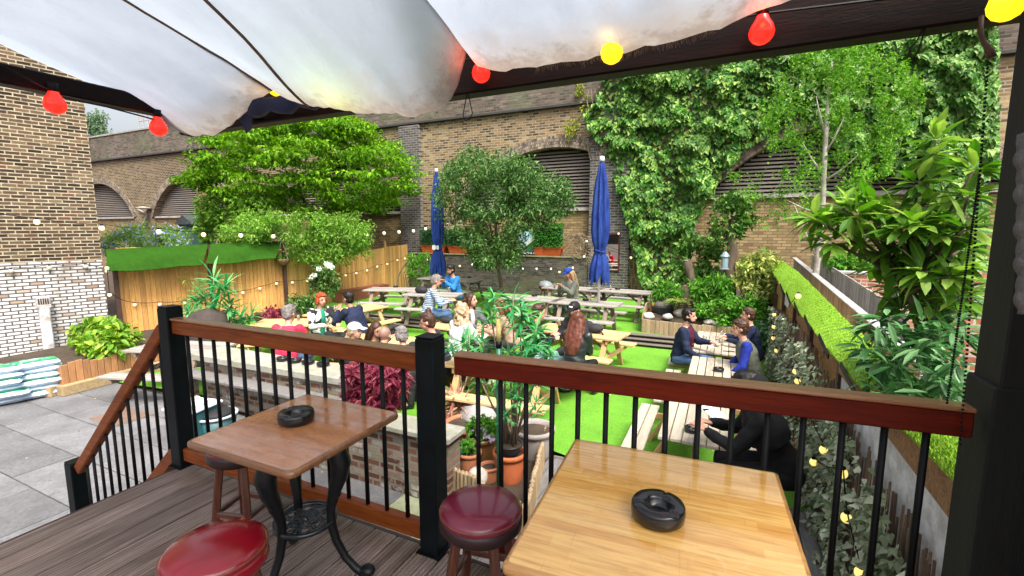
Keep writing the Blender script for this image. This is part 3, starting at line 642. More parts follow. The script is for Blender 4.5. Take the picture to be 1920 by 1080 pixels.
wr=ramp(nt,noise(nt,v,4.5,3,.5),[(.56,0.),(.68,1.)]); 
for rx,ry,rr in((.13,-.20,.041),(.19,-.15,.040),(-.22,.12,.042),(.05,.24,.033)):
    vm=N.new('ShaderNodeVectorMath'); vm.operation='DISTANCE'; L.new(v,vm.inputs[0]); vm.inputs[1].default_value=(rx,ry,.745)
    dd=mth(nt,'ADD',mth(nt,'ABSOLUTE',mth(nt,'SUBTRACT',vm.outputs['Value'],rr)),mth(nt,'MULTIPLY',noise(nt,v,18,2,.5),.006)); col=mixc(nt,mth(nt,'MULTIPLY',ramp(nt,dd,[(.002,1.),(.010,0.)]),.10),col,(.80,.68,.46))
scr=ramp(nt,noise(nt,coord(nt,(60,2.2,1),(0,0,.6)),2.2,2,.5),[(.69,0.),(.72,1.)]); col=mixc(nt,mth(nt,'MULTIPLY',scr,.22),col,(.28,.13,.03))
L.new(col,bs.inputs['Base Color']); L.new(mth(nt,'MULTIPLY_ADD',wr,.3,.16),bs.inputs['Roughness']); bs.inputs['Coat Weight'].default_value=.6; bs.inputs['Coat Roughness'].default_value=.10
bump(nt,bs,noise(nt,v,7,2,.5),.05,.01); m_block=m
pub_table('pub_table','large pale honey coloured butcher block table in the right foreground',-.15,1.42,.755,.80,.745,R(3.5),m_block,PLANK('block_edge',(.50,.27,.09),(.38,.18,.05),.1,'x',.3,var=.05,coat=.4),(35,155,-85),.035,.012)
# stools
def leather(name,c1,c2,ro=.28):
    m=PM(name,c1,c2,ro,5,coat=.5,bmp=.0); nt=m.node_tree; bump(nt,nt.nodes['Principled BSDF'],noise(nt,coord(nt),38,3,.6),.12,.004); return m
m_red=leather('red_leather',(.26,.004,.014),(.18,.003,.009),.25); m_ox=leather('oxblood_leather',(.17,.006,.030),(.12,.005,.020),.34); m_drk=PM('dark_seat_side',(.022,.006,.006),(.014,.005,.005),.45,6)
m_pipe2=PM('seat_piping',(.20,.06,.035),(.12,.035,.02),.4,20); m_leg=PLANK('stool_wood',(.12,.035,.016),(.07,.02,.01),.05,'z',.35,var=.1,coat=.3)
def stool(label,cx,cy,zt,r,seatm,sidem,rz,group,thick=.075):
    t=thing('stool',label,'stool',(cx,cy,0),rz,group); c=Vector((cx,cy,0))
    b=MB(); b.lathe(c,[(r*.985,zt-.032),(r*1.0,zt-.02),(r*.975,zt-.006),(r*.9,zt+.006),(r*.6,zt+.016),(r*.3,zt+.02),(0,zt+.021)],40); b.build('seat',seatm,t,True)
    b=MB(); b.tube([c+Vector((r*.99*math.cos(2*math.pi*k/40),r*.99*math.sin(2*math.pi*k/40),zt-.014)) for k in range(41)],.0038,6,False); b.build('piping',m_pipe2,t,True)
    b=MB(); b.lathe(c,[(r*.97,zt-.03),(r*1.01,zt-.045),(r*1.01,zt-thick),(r*.94,zt-thick-.014),(r*.3,zt-thick-.016)],40,close=True); b.build('seat_side',sidem,t,True)
    for k in range(4):
        a=rz+R(45+90*k); d=Vector((math.cos(a),math.sin(a),0)); b=MB(); b.bar(c+d*(r*.62)+Vector((0,0,zt-thick-.012)),c+d*(r*1.02),.036,.036,up=d,bev=.006); b.build('leg',m_leg,t)
    for k in range(4):
        a=rz+R(45+90*k); a2=a+R(90); p=c+Vector((math.cos(a),math.sin(a),0))*r*.86+Vector((0,0,zt*.36)); q=c+Vector((math.cos(a2),math.sin(a2),0))*r*.86+Vector((0,0,zt*.36)); b=MB(); b.bar(p,q,.02,.028,bev=.004); b.build('stretcher',m_leg,t)
    return t
gp='round pub stools on the deck'
stool('glossy red leather stool nearest the camera beside the brown table',-1.645,.945,.475,.172,m_red,m_red,R(20),gp)
stool('oxblood leather stool with dark sides between the two tables',-.885,1.575,.475,.172,m_ox,m_drk,R(10),gp)
stool('dark wooden stool tucked under the far side of the brown table',-2.20,1.43,.56,.15,m_ox,m_drk,R(15),gp)
# ashtrays
m_ash=PM('black_melamine',(.004,.0045,.006),(.007,.0075,.009),.25,7,spec=.5,coat=.2)
def ashtray(label,x,y,z,r=.080,group='black ashtrays'):
    b=MB(); h=.060*r/.09; c=(0,0,0)
    prof=[(r*.86,0),(r*.97,h*.15),(r*1.0,h*.5),(r*.985,h*.82),(r*.93,h*.96),(r*.88,h*.95),(r*.84,h*1.0),(r*.66,h*.985),(r*.50,h*.95),(r*.44,h*.80),(r*.42,h*.40),(r*.26,h*.36),(r*.22,h*.44),(r*.0,h*.46)]
    b.lathe(c,prof,60)
    for i_,p_ in enumerate(b.v):        # three cigarette rests pressed into the rim
        rr=math.hypot(p_.x,p_.y)/r; an=(math.degrees(math.atan2(p_.y,p_.x))+30)%120-60
        if .45<rr<.96 and p_.z>h*.7 and abs(an)<7: p_.z-=h*.11*(1-abs(an)/7)
    return single('ashtray',b,m_ash,label,'ashtray',group,True,loc=(0,0,0)) if False else place(b,label,x,y,z,group)
def place(b,label,x,y,z,group):
    key='ashtray_mesh'
    o=b.build('ashtray',m_ash,None,True); o.location=(x,y,z); o.rotation_euler.z=random.uniform(0,2); tag(o,label,'ashtray',group); return o
p=at_z(556,790,.732); ashtray('black ashtray on the small reddish brown table',p.x,p.y,.7305)
p=at_z(1233,970,.747); ashtray('black ashtray on the pale butcher block table',p.x,p.y,.7455)
# ------------------------------------------------------------------ picnic tables
m_pine=PLANK('new_pine',(.64,.46,.23),(.50,.33,.14),.1,'x',.6,var=.14,c3=(.36,.2,.08),scale=.8)
m_old=PLANK('grey_weathered_pine',(.36,.33,.30),(.22,.20,.18),.1,'x',.8,var=.2,c3=(.12,.10,.09),scale=.8)
m_mid=PLANK('half_weathered_pine',(.52,.44,.33),(.34,.30,.25),.1,'x',.65,var=.16,c3=(.20,.17,.14),scale=.8)
m_oldleg=PM('old_leg_wood',(.26,.20,.15),(.15,.11,.085),.85,5,isl=.2); m_pineleg=PM('pine_leg_wood',(.56,.37,.16),(.42,.25,.10),.7,5,isl=.15)
def picnic(label,c,ang,L,matT,matL,group,proto={}):
    z0=c[2]; t=thing('picnic_table',label,'picnic table',c,ang,group); t.scale=(SC_ if (matT!=m_mid) else 1,)*3; M_=WM[t.name]
    def bld(name,f,mat):
        b=MB(); f(b); b.v=[M_@p for p in b.v]; return b.build(name,mat,t)
    W=.76; n=6; pw=W/n
    def top(b):
        for k in range(n): b.box((random.uniform(-.008,.008),-W/2+pw*(k+.5),.735),(L,pw-.012,.038),bev=.005)
    bld('tabletop',top,matT)
    for s in(-1,1):
        def seat(b):
            for k in range(2): b.box((random.uniform(-.008,.008),s*(.62+.135*k),.435),(L,.122,.038),bev=.005)
        bld('bench',seat,matT)
    for sx in(-1,1):
        x=sx*(L/2-.26)
        for s in(-1,1): bld('leg',lambda b:b.bar((x,s*.25,.714),(x,s*.66,0),.05,.095,up=(1,0,0),bev=.006),matL)
        bld('crossbar',lambda b:b.bar((x+sx*.05,-.8,.375),(x+sx*.05,.8,.375),.04,.085,bev=.006),matL)
        bld('batten',lambda b:b.bar((x+sx*.05,-.36,.675),(x+sx*.05,.36,.675),.04,.08,bev=.006),matL)
        bld('brace',lambda b:b.bar((x+sx*.02,0,.36),(sx*.14,0,.70),.06,.04,bev=.004),matL)
    return t
SC_=1.12
GP,GO,GR='new pine picnic tables on the lower lawn','grey picnic tables on the raised terrace','weathered picnic tables in a row on the right'
ZT=UPPER+.735*SC_; ZL=LAWN+.735; ZLL=LAWN+.735*SC_
def cen(u,v,zt,z): p=at_z(u,v,zt); return (p.x,p.y,z)
TAB={}
TAB['T1']=picnic('grey weathered picnic table with an ashtray, leftmost on the terrace by the fence',cen(737,543,ZT,UPPER),R(17),1.55,m_old,m_oldleg,GO)
TAB['T2']=picnic('grey weathered picnic table where a couple in blue sit',cen(812,552,ZT,UPPER),R(12),1.5,m_old,m_oldleg,GO)
TAB['T3']=picnic('grey weathered picnic table under the further closed umbrella',cen(845,524,ZT,UPPER),R(-2),2.4,m_old,m_oldleg,GO)
TAB['T4a']=picnic('grey weathered picnic table where someone in a blue cap sits',cen(1075,541,ZT,UPPER),R(-4),1.75,m_old,m_oldleg,GO)
TAB['T4b']=picnic('grey weathered picnic table against the dark pier, right of the blue umbrella pole',cen(1164,546,ZT,UPPER),R(-4),1.75,m_old,m_oldleg,GO)
TAB['T5']=picnic('grey weathered picnic table behind the tall spiky plant',cen(1000,560,ZT,UPPER),R(-1),1.5,m_old,m_oldleg,GO)
TAB['T6']=picnic('grey weathered picnic table with the blue umbrella pole through it',cen(1099,568,ZT,UPPER),R(0),1.62,m_old,m_oldleg,GO)
TAB['L1']=picnic('new pine picnic table shared by the red haired person and the navy jacket',cen(652,583,ZLL,LAWN),R(82),1.95,m_pine,m_pineleg,GP)
TAB['L2']=picnic('new pine picnic table in front of the person in pink',cen(552,605,ZLL,LAWN),R(28),1.6,m_pine,m_pineleg,GP)
TAB['L3']=picnic('new pine picnic table in the midst of the group just behind the railing',cen(722,640,ZLL,LAWN),R(10),1.7,m_pine,m_pineleg,GP)
TAB['L4']=picnic('new pine picnic table used by the curly blonde in white',cen(880,615,ZLL,LAWN),R(-6),1.75,m_pine,m_pineleg,GP)
TAB['L5']=picnic('new pine picnic table with a dark bag on its end, near the leather jacket',cen(1088,622,ZLL,LAWN),R(-7),1.75,m_pine,m_pineleg,GP)
TAB['L6']=picnic('empty new pine picnic table nearest the plant pots',(-3.25,6.62,LAWN),R(3),1.75,m_pine,m_pineleg,GP)
TAB['A']=picnic('weathered picnic table nearest the deck, where a person in black leans',(-.25,6.0,LAWN),R(90.5),1.75,m_mid,m_pineleg,GR)
TAB['B']=picnic('weathered picnic table in the middle of the row on the right, by the padded waistcoat',(-.13,7.95,LAWN),R(90.5),1.75,m_mid,m_pineleg,GR)
TAB['C']=picnic('weathered picnic table furthest along the row, with dark pints on it',(-.17,10.15,LAWN),R(90),1.9,m_mid,m_pineleg,GR)
p=at_z(262,660,ZL); TAB['T7']=picnic('weathered picnic table half hidden behind the corner deck post',(p.x+.72,p.y+.35,LAWN),R(18),1.5,m_old,m_oldleg,'x'); del TAB['T7']['group']
def ash_on(u,v,zt,label): p=at_z(u,v,zt); ashtray(label,p.x,p.y,zt+.02,.085)
ash_on(742,540,ZT,'small black ashtray on the leftmost grey terrace table'); ash_on(1071,541,ZT,'small black ashtray beside the reader in the blue cap'); ash_on(1158,544,ZT,'small black ashtray on the table against the pier'); ash_on(1098,565,ZT,'small black ashtray on the table pierced by the umbrella pole'); ash_on(1002,557,ZT,'small black ashtray on the table behind the spiky plant'); ash_on(880,522,ZT,'small black ashtray on the table under the further umbrella')
ash_on(1347,698,ZL,'black ashtray on the middle table of the right hand row'); ash_on(1297,812,ZL,'black ashtray on the picnic table nearest the deck'); ash_on(1053,617,ZLL,'small black ashtray on the pine table near the leather jacket')
# drinks and small things on tables
m_glass=PM('glass_clear',(.8,.82,.82),None,.05); m_glass.node_tree.nodes['Principled BSDF'].inputs['Transmission Weight'].default_value=.9
m_lager=PM('lager',(.75,.40,.04),(.70,.36,.03),.15); m_stout=PM('stout',(.012,.006,.004),None,.12); m_foam=PM('foam',(.8,.75,.62),None,.8)
def pint(u,v,zt,kind,label,h=.15):
    p=at_z(u,v,zt); c=Vector((p.x,p.y,zt+.02)); t=thing('pint_glass',label,'glass',c,0,'drinks on the tables')
    b=MB(); b.lathe(c,[(.028,.0),(.031,.02),(.038,h*.8),(.041,h),(.038,h),(.035,h*.8),(.028,.012),(0,.012)],14); b.build('glass',m_glass,t,True)
    fl={'lager':.85,'stout':.8,'low':.35}[kind]
    b=MB(); b.lathe(c,[(0,.013),(.027,.013),(.027+.008*fl,h*fl*.9),(0,h*fl*.9)],12); b.build('beer',m_stout if kind=='stout' else m_lager,t,True)
    if kind!='low': b=MB(); b.lathe(c,[(.035,h*fl*.9),(.036,h*fl*.99),(0,h*fl)],12); b.build('foam',m_foam,t,True)
pint(1040,541,ZT,'lager','pint of golden lager left of the reader in the blue cap')
pint(1321,647,ZL,'stout','dark pint nearest the seated person on the left of the furthest right hand table'); pint(1345,652,ZL,'stout','dark pint in the middle of the furthest right hand table'); pint(1353,635,ZL,'low','nearly empty lager glass at the back of the furthest right hand table')
pint(891,606,ZLL,'low','half drunk lager glass by the curly blonde in white'); pint(842,549,ZT,'low','small glass between the couple in blue')
for u_,v_,z_,k_,l_ in((628,584,ZLL,'low','small glass between the red haired person and the navy jacket'),(672,578,ZLL,'lager','lager pint at the far end of the red haired person\'s table'),(560,603,ZLL,'lager','lager pint in front of the person in pink'),(1048,612,ZLL,'lager','lager pint left of the ashtray near the leather jacket'),(1072,616,ZLL,'low','empty glass between the black cap and the leather jacket'),(905,612,ZLL,'lager','lager pint between the curly blonde and the auburn haired person'),(730,634,ZLL,'lager','lager pint amid the group just behind the railing'),(1145,545,ZT,'low','empty glass left on the table by the dark pier')):
    pint(u_,v_,z_,k_,l_)
def blob(name,label,cat,pts,r,mat,group=None):
    b=MB(); b.tube(pts,r,9); o=single(name,b,mat,label,cat,group,True); return o
m_blackcloth=PM('black_cloth',(.014,.014,.017),(.008,.008,.01),.75,9,bmp=.3)
p=at_z(1115,626,ZLL); z=ZLL+.02
bg=thing('handbag','black handbag with a strap hanging over the end of the pine table','handbag',(p.x,p.y,z))
b=MB(); b.ball((p.x,p.y,z+.1),.16,14,9,(1.15,.8,.65)); b.ball((p.x-.14,p.y+.06,z+.14),.1,10,7); b.build('bag',m_blackcloth,bg,True)
b=MB(); b.tube([(p.x+.1,p.y-.05,z+.1),(p.x+.2,p.y-.12,z+.03),(p.x+.25,p.y-.17,z-.1),(p.x+.25,p.y-.18,z-.45),(p.x+.24,p.y-.17,z-.62)],[.014,.018,.02,.018,.012],8); b.build('strap',m_blackcloth,bg,True)
p=at_z(838,607,ZLL); b=MB(); b.ball((p.x,p.y,ZLL+.09),.14,12,8,(1.4,.8,.55)); single('handbag',b,m_blackcloth,'low black handbag lying on the table behind the bun haired man','handbag',smooth=True)
p=at_z(790,551,ZT); b=MB(); b.ball((p.x,p.y,ZT+.12),.17,12,8,(1.3,.8,.7)); single('handbag',b,m_blackcloth,'soft black bag on the terrace table beside the striped shirt','handbag',smooth=True)
m_paper=PM('paper',(.85,.85,.83),(.8,.8,.78),.8,4); m_ppl=PM('blue_paper',(.55,.72,.80),(.45,.62,.72),.8,4)
def sheetp(u,v,zt,w,d,rz,label,mat,name='paper'):
    p=at_z(u,v,zt); b=MB(); b.box((p.x,p.y,zt+.024),(w,d,.004),rz=rz); single(name,b,mat,label,'paper')
sheetp(1333,652,ZL,.10,.16,.3,'crumpled pale blue packet beside the dark pints',m_ppl,'packet'); sheetp(1340,778,ZL,.2,.28,.5,'sheet of paper under the hands of the person in black',m_paper); sheetp(1322,768,ZL,.14,.2,-.6,'thin leaflet lying on the near weathered table',m_ppl,'leaflet'); sheetp(1366,661,ZL,.2,.05,.1,'dark phone lying on the furthest right hand table',m_ash,'phone'); sheetp(1364,641,ZL,.12,.08,.2,'black wallet near the far edge of the pint table',m_ash,'wallet')
# ------------------------------------------------------------------ garden walls with concrete caps
lw=thing('garden_wall','low brick wall with a pale concrete cap carrying four ashtrays','wall',(-6.6,4.9,LAWN))
b=MB(); b.box((-6.55,5.0,(LAWN-.6)/2),(3.25,.42,-.6-LAWN)); b.build('brickwork',m_lowwall,lw)
b=MB(); b.add([(-8.27,4.64,-.6),(-4.86,4.74,-.6),(-4.93,5.28,-.6),(-8.35,5.24,-.6),(-8.27,4.64,-.51),(-4.86,4.74,-.51),(-4.93,5.28,-.51),(-8.35,5.24,-.51)],[(3,2,1,0),(4,5,6,7),(0,1,5,4),(1,2,6,5),(2,3,7,6),(3,0,4,7)]); b.build('cap',m_conc,lw)
b=MB(); b.box((-6.75,4.62,-.82),(3.75,.3,.05),rz=R(.8),bev=.008); b.build('ledge',m_greyboard,lw)
for x in(-8.4,-5.2): b=MB(); b.box((x,4.66,(LAWN-.85)/2),(.12,.2,-.85-LAWN)); b.build('bracket',m_lowwall,lw)
nw=thing('garden_wall','low red and whitewashed brick wall with concrete cap just below the deck','wall',(-3.6,4.1,LAWN))
b=MB(); b.box((-3.75,4.12,(LAWN-.66)/2),(2.2,.25,-.66-LAWN)); b.build('brickwork',m_lowwall,nw)
b=MB(); b.box((-3.75,4.10,-.625),(2.32,.36,.07),bev=.012); b.build('cap',m_conc,nw)
for k,(u,v) in enumerate(((530,674),(554,677),(578,680),(606,684))):
    p=at_z(u,v,-.49); ashtray(['leftmost of four black ashtrays on the concrete wall cap','second from left of four black ashtrays on the wall cap','third from left of four black ashtrays on the wall cap','rightmost of four black ashtrays on the wall cap, near the red maple'][k],p.x,p.y,-.508,.098)
# bins and tubs by the wall
m_teal=PM('teal_plastic',(.02,.10,.11),(.015,.07,.08),.4,5)
p=at_z(362,760,-.85); bx=thing('storage_bin','teal bin with pale papers on its lid behind the corner post','bin',(p.x,p.y,LAWN),.2)
b=MB(); b.box((p.x,p.y,(LAWN-.87)/2),(.5,.45,-.87-LAWN),rz=.2,bev=.03); b.build('body',m_teal,bx); b=MB(); b.box((p.x,p.y,-.85),(.55,.5,.045),rz=.2,bev=.015); b.build('lid',PM('pale_lid',(.55,.62,.66),(.45,.52,.56),.45,4),bx)
b=MB(); b.box((p.x+.02,p.y,-.81),(.3,.22,.02),rz=.5); b.box((p.x-.05,p.y+.05,-.79),(.22,.16,.02),rz=-.2); b.build('papers',m_paper,bx)
p=at_z(405,775,-1.0); tb=thing('tub','dark blue plastic tub with a pale rim standing by the brick wall','tub',(p.x,p.y,LAWN))
b=MB(); b.lathe((p.x,p.y,LAWN),[(.2,0),(.26,.4),(.24,.4),(.2,.33),(0,.33)],20); b.build('tub',m_teal,tb,True); b=MB(); b.lathe((p.x,p.y,LAWN),[(.245,.39),(.28,.395),(.28,.42),(.245,.42)],20); b.build('rim',PM('pale_rim',(.5,.55,.6),None,.4),tb,True); b=MB(); b.ball((p.x,p.y,LAWN+.42),.22,14,8,(1,1,.35)); b.build('liner',m_blackcloth,tb,True)
# compost bags
m_bagw=PM('white_polythene',(.62,.72,.82),(.42,.55,.70),.3,5,bmp=.5); m_bagg=PM('green_print',(.015,.30,.12),(.012,.24,.09),.3,5)
def bag(x,y,z,rz,label):
    t=thing('compost_bag',label,'bag',(x,y,z),rz,'stacked compost bags'); M_=WM[t.name]; b=MB(); P=[]
    sd=random.random()*9
    def sp(u,v,s): e=(1-abs(u)**5)*(1-abs(v)**4); return M_@Vector((u*.33*(1-.06*v*v)+.01*nz(v*3,sd),v*.225*(1-.05*u*u),.065+s*.062*max(0,e)**.3+.012*nz(u*4+sd,v*4)))
    us=np.linspace(-1,1,15); vs=np.linspace(-1,1,11)
    b.grid([[sp(u,v,1) for v in vs] for u in us]); b.grid([[sp(u,v,-1) for v in vs][::-1] for u in us]); b.build('sack',m_bagw,t,True)
    b=MB(); up=lambda p:p+Vector((0,0,.004)); us=np.linspace(-.86,.86,9); vs=np.linspace(-.78,.78,8)
    b.grid([[up(sp(u,v,1)) for v in vs] for u in us]); g_=b.build('label_panel',m_bagg,t,True)
    b=MB()
    for vv,l in((.25,.45),(0,.55),(-.25,.3)): b.grid([[up(up(sp(u,v,1))) for v in (vv-.05,vv+.05)] for u in np.linspace(-.55,-.55+l*2,7)])
    b.build('lettering',m_bagw,g_,True); return t
p0=at_z(40,752,LAWN); p1=at_z(-22,768,LAWN); random.seed(12)
for k in range(6): bag(p0.x+random.uniform(-.05,.05),p0.y+.25+random.uniform(-.04,.04),LAWN+.02+k*.108,R(72)+random.uniform(-.12,.12),['white compost bag, bottom of the right hand stack','white compost bag second up in the right hand stack','white compost bag third up in the right hand stack','white compost bag fourth up in the right hand stack','white compost bag fifth up in the right hand stack','white compost bag with green print topping the right hand stack'][k])
for k in range(6): bag(p1.x+random.uniform(-.05,.05)-.1,p1.y+.2+random.uniform(-.04,.04),LAWN+.02+k*.108,R(72)+random.uniform(-.12,.12),['white compost bag, bottom of the stack at the left edge','white compost bag second up in the left edge stack','white compost bag third up in the left edge stack','white compost bag fourth up in the left edge stack','white compost bag fifth up in the left edge stack','white compost bag with green print topping the left edge stack'][k])
# raised bed with picket edging on the left
m_picket=PLANK('picket_wood',(.40,.20,.085),(.27,.125,.05),.1,'z',.75,var=.2)
rbed=thing('raised_bed','raised bed of sleepers with reddish picket edging beside the compost bags','raised bed',(-10.,4.6,LAWN))
A=at_z(118,745,LAWN); Bp=at_z(268,690,-1.25); Bp.z=LAWN; d=(Bp-A); d.z=0; d.normalize(); nn=Vector((-d.y,d.x,0)); L=3.6
b=MB(); b.bar(A+d*0+nn*.1+Vector((0,0,.1)),A+d*L+nn*.1+Vector((0,0,.1)),.2,.2,bev=.015); b.bar(A+nn*.2+Vector((0,0,.1)),A+nn*2.2-d*.6+Vector((0,0,.1)),.2,.2,bev=.015); b.build('sleepers',PLANK('pale_sleeper',(.42,.31,.16),(.28,.20,.10),.2,'x',.8,var=.15),rbed)
b=MB(); n_=30
for i in range(n_):
    p=A+d*(.12+(L-.2)*i/n_)+nn*.13; h=.36+.04*math.sin(i*.9); b.box((p.x,p.y,LAWN+.2+h/2),(.105,.025,h),rz=math.atan2(d.y,d.x),bev=.006)
for i in range(10):
    p=A+nn*(.2+i*.14)-d*(.05+.03*i)+d*.12; b.box((p.x,p.y,LAWN+.36),(.12,.025,.34),rz=math.atan2(nn.y,nn.x)+.2,bev=.006)
b.build('picket_edging',m_picket,rbed)
b=MB(); b.add([A+nn*.15+Vector((0,0,.32)),A+d*L+nn*.15+Vector((0,0,.32)),A+d*L+nn*3+Vector((0,0,.34)),A+nn*3-d*.6+Vector((0,0,.34))],[(0,1,2,3)]); b.build('soil',m_soil,rbed)
# covered barbecue behind the post
p=at_z(296,700,LAWN); m_cover=PM('brown_cover',(.05,.035,.03),(.03,.02,.018),.8,6,bmp=.4)
b=MB(); pr=[(.42,0),(.46,.1),(.47,.6),(.44,.95),(.33,1.15),(.15,1.23),(0,1.25)]
b.lathe((p.x+.2,p.y+1.0,LAWN),[(r*(1),z) for r,z in pr],18); b.v=[v+Vector((.03*nz(v.x*4,v.y*4,v.z*2),.03*nz(v.y*4,v.z*4,5),0)) for v in b.v]
single('covered_barbecue',b,m_cover,'dark brown fabric cover over a round barbecue behind the corner post','barbecue cover',smooth=True)
# raised bed with palisade edging on the terrace at right
pl=thing('raised_bed','raised bed edged with pale vertical boards at the top of the steps','raised bed',(-.6,13.4,UPPER))
m_pal=PLANK('palisade',(.44,.32,.19),(.30,.21,.12),.1,'z',.8,var=.2)
def palisade(pts,hf,mat,par,name='palisade',w=.11,base=UPPER):
    b=MB()
    for a,c in zip(pts[:-1],pts[1:]):
        a=Vector((*a,0));c=Vector((*c,0)); L=(c-a).length; n_=max(1,int(L/w)); an=math.atan2(c.y-a.y,c.x-a.x)
        for i in range(n_): q=a.lerp(c,(i+.5)/n_); h=hf(q.x,q.y)+random.uniform(-.012,.012); b.box((q.x,q.y,base+h/2),(L/n_-.006,.03,h),rz=an,bev=.006)
    return b.build(name,mat,par)
palisade([(-2.05,12.62),(-1.0,12.5),(.95,12.55)],lambda x,y:.36,m_pal,pl); palisade([(-2.05,12.62),(-2.25,15.6)],lambda x,y:.42+.12*math.sin((y-12.6)*1.9)+.1*(y-12.6),m_pal,pl,'side_palisade')
b=MB(); P=[[(-2.1+3.1*i/14,12.6+5.6*j/12,UPPER+.3+.05*j*.6+.06*nz(i*.5,j*.6)) for j in range(13)] for i in range(15)]; b.grid(P[::-1]); b.build('soil',m_soil,pl,True)
# stones, black pot
m_stone=PM('pale_stone',(.50,.47,.42),(.34,.31,.27),.9,6,bmp=.5)
def stone(label,u,v,z,r,sc=(1,1,.7),mat=None,name='stone',grp='pale stones in the raised bed'):
    p=at_z(u,v,z); b=MB(); b.ball((0,0,0),r,14,9,sc,Matrix.Rotation(random.random()*6,3,'Z')); b.v=[q*(1+.28*nz(q.x/r*1.3+u,q.y/r*1.3,q.z/r*1.3)) for q in b.v]; b.v=[q+p for q in b.v]; single(name,b,mat or m_stone,label,'stone',grp,True)
stone('large pale boulder at the back left of the terrace raised bed',1243,572,-.6,.30); stone('white stone at the front left of the terrace raised bed',1216,592,-.75,.16,(1.2,1,.6)); stone('white stone just right of the black ribbed pot',1252,594,-.75,.15,(1.3,.9,.6)); stone('rounded stone behind the dark haired person in maroon',1275,588,-.72,.18); stone('pale stone on the palisade edge behind the drinkers',1330,604,-.75,.12,(1.3,1,.6)); stone('small pale stone on the palisade edge near the fern',1342,606,-.75,.1,(1.3,1,.6))
stone('flat weathered rock in the undergrowth behind the drinkers',1350,588,-.6,.34,(1,.8,.8),PM('mossy_rock',(.26,.21,.11),(.14,.12,.05),.9,4,bmp=.5))
m_bpot=PM('black_pot',(.03,.035,.04),(.02,.022,.026),.4,5)
def pot(label,c,r,h,mat,kind='pot',ribs=False,grp=None,taper=.72,soil=True,cat='plant pot'):
    c=Vector(c); t=thing('plant_pot',label,cat,c,0,grp); pr=[(0,0),(r*taper,0),(r*(taper+.12),h*.3),(r*.95,h*.8),(r*.96,h*.86),(r*1.05,h*.87),(r*1.06,h),(r*.93,h),(r*.9,h*.85)]
    if ribs: pr=[(0,0),(r*.6,0)]+[(r*(.62+.38*((k/12)**.6))+(.012 if k%2 else 0),h*k/12) for k in range(1,13)]+[(r*.92,h),(r*.9,h*.85)]
    b=MB(); b.lathe(c,pr,24); b.build('pot',mat,t,True)
    if soil: b=MB(); b.lathe(c,[(r*.92,h*.86),(r*.5,h*.9),(0,h*.88)],16); b.build('soil',m_soil,t,True)
    return t
p=at_z(1241,585,-.75); pot('dark ribbed bowl pot among the pale stones',(p.x,p.y,-.9),.31,.34,m_bpot,ribs=True)
b=MB(); q=at_z(1221,580,-.7); b.tube([(q.x,q.y,-.85),(q.x+.02,q.y,-.62),(q.x+.08,q.y,-.5)],[.06,.05,.03],8); single('garden_ornament',b,PM('ochre_paint',(.62,.33,.05),(.5,.25,.04),.5,4),'small ochre garden ornament left of the dark ribbed pot','ornament',smooth=True)
p=at_z(1425,600,-.8); pot('large round grey planter holding the variegated bush',(p.x+.0,p.y+.5,UPPER+.25),.45,.55,m_bpot,taper=.9)
# troughs with clipped hedge on the wall
m_terra=PM('terracotta_plastic',(.42,.085,.022),(.33,.06,.016),.45,5); m_terr2=PM('terracotta',(.50,.19,.09),(.38,.13,.06),.7,6)
TR=[]
for (u0,u1,v,lab) in((790,838,462,'terracotta trough with clipped hedge at the left end of the dark wall'),(840,893,463,'terracotta trough with clipped hedge beside the further umbrella'),(1000,1056,463,'terracotta trough with a square clipped hedge above the reader in the blue cap')):
    a=at_y(u0,v,18.1); c=at_y(u1,v,18.1); w=c.x-a.x-.06; cx_=(a.x+c.x)/2; z0=wt+.06; h=max(.36,a.z-z0)
    t=thing('planter_trough',lab,'planter',(cx_,18.15,z0),0,'terracotta troughs on the dark wall'); TR.append((t,cx_,w,z0,h))
    b=MB()
    def fr(z,s): return [(cx_-w/2*s,18.15-.17*s,z),(cx_+w/2*s,18.15-.17*s,z),(cx_+w/2*s,18.15+.17*s,z),(cx_-w/2*s,18.15+.17*s,z)]
    rings=[fr(z0,.84),fr(z0+h*.82,.96),fr(z0+h*.82,1.02),fr(z0+h,1.03),fr(z0+h,.92),fr(z0+h*.8,.9)]; o=len(b.v)
    for r_ in rings: b.v.extend(Vector(q) for q in r_)
    for i in range(5):
        for k in range(4): b.f.append((i*4+k,i*4+(k+1)%4,(i+1)*4+(k+1)%4,(i+1)*4+k)); b.m.append(0)
    b.f.append((20,21,22,23)); b.m.append(0); b.build('trough',m_terra,t)
p=at_y(942,485,18.1); pot('small round terracotta pot on the wall behind the bay tree',(p.x,18.15,wt+.06),.28,.4,m_terr2)
# poster, mirror
po=thing('poster','square poster of a pale green slope leaning behind the square hedge','poster',(at_y(985,455,18.0).x,18.02,wt+.06))
a=at_y(968,483,18.0); c=at_y(1010,432,18.0); W_=c.x-a.x; z0=wt+.062; H_=c.z-z0
b=MB(); b.box(((a.x+c.x)/2,18.03,z0+H_/2),(W_,.02,H_)); b.build('board',PM('poster_sky',(.40,.62,.70),(.30,.50,.62),.5,2),po)
b=MB(); X=lambda s:a.x+W_*s; Z=lambda t:z0+H_*t; b.add([(X(.05),18.016,Z(.2)),(X(.98),18.016,Z(.2)),(X(.98),18.016,Z(.75))],[(0,1,2)]); b.build('green_slope',PM('poster_green',(.03,.16,.08),None,.5),po)
b=MB(); b.add([(X(.05),18.014,Z(.2)),(X(.2),18.014,Z(.2)),(X(.98),18.014,Z(.75)),(X(.98),18.014,Z(.95))],[(0,1,2,3)]); b.build('pale_slope',PM('poster_pale',(.62,.64,.60),None,.5),po)
